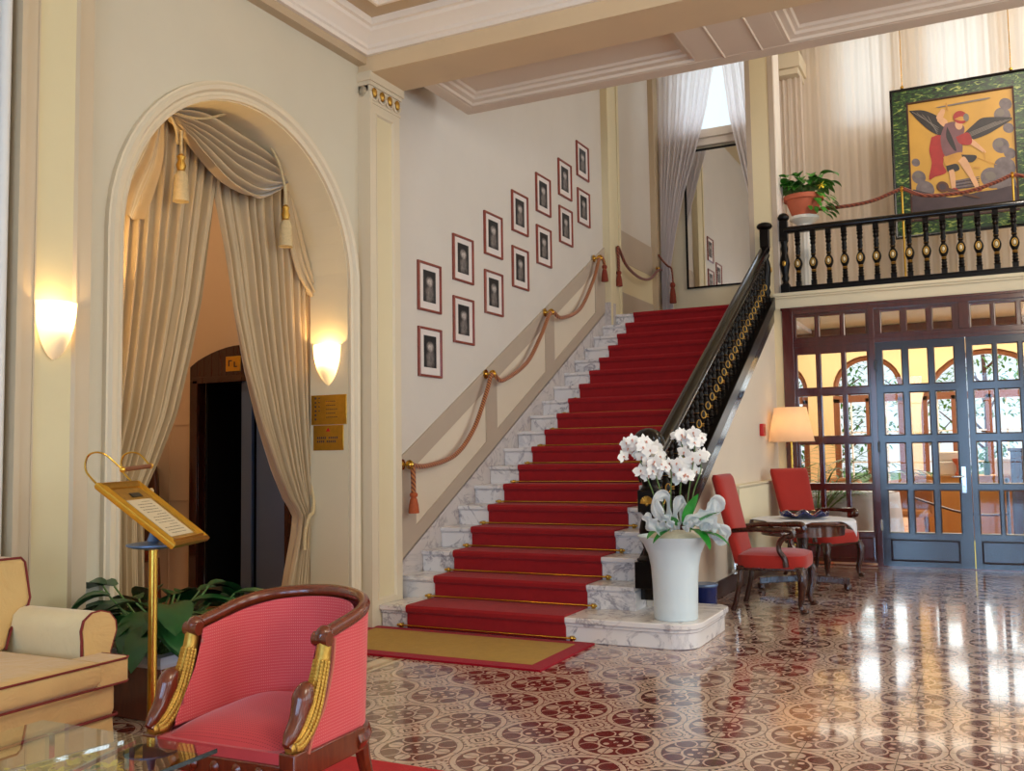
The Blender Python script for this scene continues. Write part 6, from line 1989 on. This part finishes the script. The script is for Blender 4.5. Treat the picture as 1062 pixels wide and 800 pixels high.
# barrel chairs
def barrel(loc, rz, lab):
    R = thing('barrel_chair', lab, 'chair', loc, rz, 'wicker barrel chairs in the garden room')
    M_WICK = bpy.data.materials.get('honey_wicker') or simple('honey_wicker', rgb(190, 124, 62), .5, var=.3, scale=60, bump=.4, bscale=90)
    b = MB(); b.grid(lambda u, v: ((.27 + .03 * v) * math.cos(PI * (u * 1.3 - .15)), (.25 + .03 * v) * math.sin(PI * (u * 1.3 - .15)), lerp(.42, .80 + .06 * math.sin(PI * u), v)), 30, 8); part(b, 'backrest', M_WICK, R, solid=.03, angle=80)
    b = MB(); b.lathe([(0, .38), (.26, .38), (.28, .42), (.26, .46), (0, .47)], n=24); part(b, 'seat', M_WICK, R)
    for sx in (-1, 1):
        for sy in (-1, 1):
            b = MB(); b.tube([(sx * .18, sy * .17, .39), (sx * .2, sy * .2, 0)], [.022, .016], 8); part(b, 'leg', M_WOOD, R)
    return R
c1 = barrel((-2.0, 14.5, 0), 0.3, 'wicker barrel chair behind the palm')
dup(c1, (-1.0, 13.8, 0), 0.0, 'wicker barrel chair behind the low white table')
# barrier in the garden room
b = MB(); b.tube(smooth_path([(-.95, 13.2, .66), (-.68, 13.1, .57), (-.40, 13.0, .49), (-.12, 12.95, .46), (.12, 12.95, .47)], 6), .016, 8); solo(b, 'velvet_rope', M_DOORWOOD, 'dark velvet rope hanging across the garden room entrance', 'rope', (-.4, 13.0, .45))
for x, y, lab in ((-.97, 13.2, 'steel rope post left inside the garden room'), (.14, 12.95, 'steel rope post in the middle of the garden room entrance')):
    R = thing('barrier_post', lab, 'barrier post', (x, y, 0))
    b = MB(); b.lathe([(.14, 0), (.14, .015), (.03, .03)], (x, y, 0), 20); part(b, 'base', M_STEELB, R, True)
    b = MB(); b.tube([(x, y, .02), (x, y, .86)], .02, 10); b.ell((x, y, .88), .03, 10, 8); part(b, 'post', M_STEELB, R, True)

# ------------------------------------------------------------------ trees outside
def tree(x, y, h, rad, seed, lab, m=M_LEAF2, n=900, zlow=.0):
    R = thing('tree', lab, 'tree', (x, y, -.2), group='trees outside the garden room')
    r = random.Random(seed)
    s = MB(); s.tube([(x, y, -.2), (x + .05, y, h * .5), (x, y, h * .85)], [.08, .06, .03], 8)
    for k in range(6):
        a = r.random() * 6.3; s.tube([(x, y, h * (.3 + .08 * k)), (x + rad * .7 * math.cos(a), y + rad * .7 * math.sin(a), h * (.5 + .07 * k))], [.03, .01], 6)
    part(s, 'trunk', M_WOOD, R, True)
    b = MB()
    for i in range(n):
        th = r.random() * 2 * PI; q = r.random() ** .5; zz = r.uniform(-1, 1)
        rr = rad * math.sqrt(max(0, 1 - zz * zz * .9)) * q * r.uniform(.8, 1.15)
        c = (x + rr * math.cos(th), y + rr * math.sin(th), lerp(zlow, h, .5 + .5 * zz) + r.uniform(-.1, .1))
        b.leaf(c, (r.uniform(-1, 1), r.uniform(-1, 1), r.uniform(-.6, .6)), r.uniform(.10, .18), r.uniform(.05, .08), .4, 3)
    part(b, 'foliage', m, R, True, angle=180)
LABT = ['broad green tree outside the far left arch', 'dense bushy tree outside the second arch', 'loose tree outside between the arches', 'tall pale tree in the middle of the wide arch', 'low shrub under the wide arch', 'green tree outside right of the wide arch', 'bushy tree outside the right arch', 'dark shrub at the left of the garden']
M_LEAFP = simple('pale_spring_leaf', rgb(128, 176, 84), .5, var=.4, scale=10)
for i, (x, y, h, rad, zl, n, m) in enumerate(((-5.2, 20.5, 4.2, 1.5, .6, 800, M_LEAF2), (-2.9, 20.0, 3.2, 1.1, .4, 900, M_LEAF2), (-1.4, 22.0, 3.6, 1.0, 1.3, 420, M_LEAFP), (-.1, 21.5, 4.0, 1.3, 1.9, 420, M_LEAFP), (.1, 19.4, 1.3, .9, -.1, 500, M_LEAF2), (1.7, 21.0, 3.6, 1.1, 1.2, 520, M_LEAFP), (3.0, 20.2, 3.2, 1.0, .3, 600, M_LEAF2), (-3.6, 19.0, 1.2, .8, -.1, 500, M_LEAF2))):
    tree(x, y, h, rad, 30 + i, LABT[i], m, int(n * 1.5), zl)
# ------------------------------------------------------------------ camera
YAW, PITCH, ROLL, FPX = 0.463233209, 0.0700032623, -0.0153215846, 992.567149
cy, sy = math.cos(YAW), math.sin(YAW)
F0, R0, U0 = Vector((-sy, cy, 0)), Vector((cy, sy, 0)), Vector((0, 0, 1))
FV = math.cos(PITCH) * F0 + math.sin(PITCH) * U0
UV = math.cos(PITCH) * U0 - math.sin(PITCH) * F0
RV = math.cos(ROLL) * R0 + math.sin(ROLL) * UV
UV2 = -math.sin(ROLL) * R0 + math.cos(ROLL) * UV
cam = bpy.data.cameras.new('camera'); co = bpy.data.objects.new('camera', cam); COL.objects.link(co)
M4 = Matrix((RV, UV2, -FV)).transposed().to_4x4(); M4.translation = Vector((0, 0, 1.30))
co.matrix_world = M4
cam.sensor_width = 36.0; cam.sensor_fit = 'HORIZONTAL'; cam.lens = FPX * 36.0 / 1062.0
cam.clip_start = 0.05; cam.clip_end = 200
scene.camera = co

# ------------------------------------------------------------------ light
w = bpy.data.worlds.new('daylight_sky'); scene.world = w; w.use_nodes = True
bg = w.node_tree.nodes['Background']; bg.inputs[0].default_value = (0.84, 0.92, 1.0, 1); bg.inputs[1].default_value = 1.35

def area(name, loc, rot, sx, sy_, power, col, spread=PI):
    l = bpy.data.lights.new(name, 'AREA'); l.shape = 'RECTANGLE'; l.size = sx; l.size_y = sy_; l.energy = power; l.color = col; l.spread = spread
    o = bpy.data.objects.new(name, l); COL.objects.link(o); o.location = loc; o.rotation_euler = rot
    return o
def point(name, loc, power, col, r=.05):
    l = bpy.data.lights.new(name, 'POINT'); l.energy = power; l.color = col; l.shadow_soft_size = r
    o = bpy.data.objects.new(name, l); COL.objects.link(o); o.location = loc
    return o
DAY = (0.80, 0.90, 1.0); WARM = (1.0, 0.78, 0.50)
# daylight standing outside the lobby's windows
for a, c in ((-2.6, -0.6), (0.8, 2.8), (4.0, 5.6), (7.6, 9.6)):
    area('daylight_right', (5.25, (a + c) / 2, 2.0), (0, PI / 2, 0), 3.2, c - a, 80, DAY)
for a, c in ((-2.9, -1.5), (-0.7, 0.7), (1.6, 3.2)):
    area('daylight_front', ((a + c) / 2, -4.75, 1.7), (PI / 2, 0, 0), c - a, 3.0, 130, (0.36, 0.62, 1.0))
area('daylight_upper', (5.25, 9.1, 5.6), (0, PI / 2, 0), 2.4, 3.0, 90, DAY)
# daylight behind the landing and balcony windows
for a, c, z0 in ((-3.95, -2.80, 5.93), (-1.68, -0.98, 5.62), (-0.60, 0.26, 5.62), (0.52, 1.4, 5.62), (2.0, 3.4, 4.2)):
    area('daylight_landing', ((a + c) / 2, 13.85, (z0 + 7.0) / 2), (-PI / 2, 0, 0), c - a, 7.0 - z0, (8 if c < -2 else 10) * (c - a), (0.72, 0.82, 1.0))
# daylight in the garden room
area('daylight_garden', (0.5, 17.6, 2.0), (-PI / 2, 0, 0), 8.5, 2.6, 220, (0.95, 0.98, 1.0))
area('daylight_garden_side', (5.6, 14.2, 1.7), (0, PI / 2, 0), 2.2, 4.5, 200, (0.9, 0.96, 1.0))
# unseen fill lights: lobby (out of frame), stair hall, balcony, garden room, lift lobby
point('lobby_fill', (1.2, 2.2, 3.7), 140, (1.0, 0.87, 0.70), .6)  # added warm fill out of view, no chandelier hangs here
point('lobby_fill', (2.6, 4.6, 3.7), 95, (1.0, 0.87, 0.70), .6)  # second added warm fill, deeper in the lobby
point('stair_hall_fill', (1.6, 11.2, 6.2), 70, (1.0, 0.86, 0.72), .3)  # added fill for the balcony curtains and painting; no lantern hangs here
def spot(name, loc, to, power, col, ang):
    l = bpy.data.lights.new(name, 'SPOT'); l.energy = power; l.color = col; l.spot_size = ang; l.spot_blend = .8; l.shadow_soft_size = .15
    o = bpy.data.objects.new(name, l); COL.objects.link(o); o.location = loc
    o.rotation_euler = (Vector(to) - Vector(loc)).to_track_quat('-Z', 'Y').to_euler(); return o
spot('balcony_fill_spot', (0.6, 8.2, 6.7), (-.4, 13.4, 4.9), 340, (1.0, 0.88, 0.76), 1.5)  # added spot that brightens the balcony curtains and painting
area('garden_room_fill', (0.4, 15.4, 3.25), (0, 0, 0), 7.0, 2.6, 240, (1.0, 0.93, 0.80))  # added overhead fill to brighten the ochre walls, no fixture there
point('lift_lobby_fill', (-6.3, 4.7, 3.6), 34, (1.0, 0.80, 0.58), .2)  # added fill that brightens the vestibule walls, no fixture there
for lp, pw in LAMPS: point('lamp_light', lp, pw, (1.0, 0.64, 0.24), .03)

vs_ = scene.view_settings
vs_.view_transform = 'Standard'; vs_.look = 'None'; vs_.exposure = -0.1; vs_.gamma = 1.0; vs_.use_curve_mapping = False
cy_ = scene.cycles
cy_.use_denoising = True
cy_.max_bounces = 8; cy_.diffuse_bounces = 4; cy_.glossy_bounces = 4; cy_.transmission_bounces = 6; cy_.transparent_max_bounces = 16
cy_.sample_clamp_indirect = 6.0
cy_.caustics_reflective = False; cy_.caustics_refractive = False
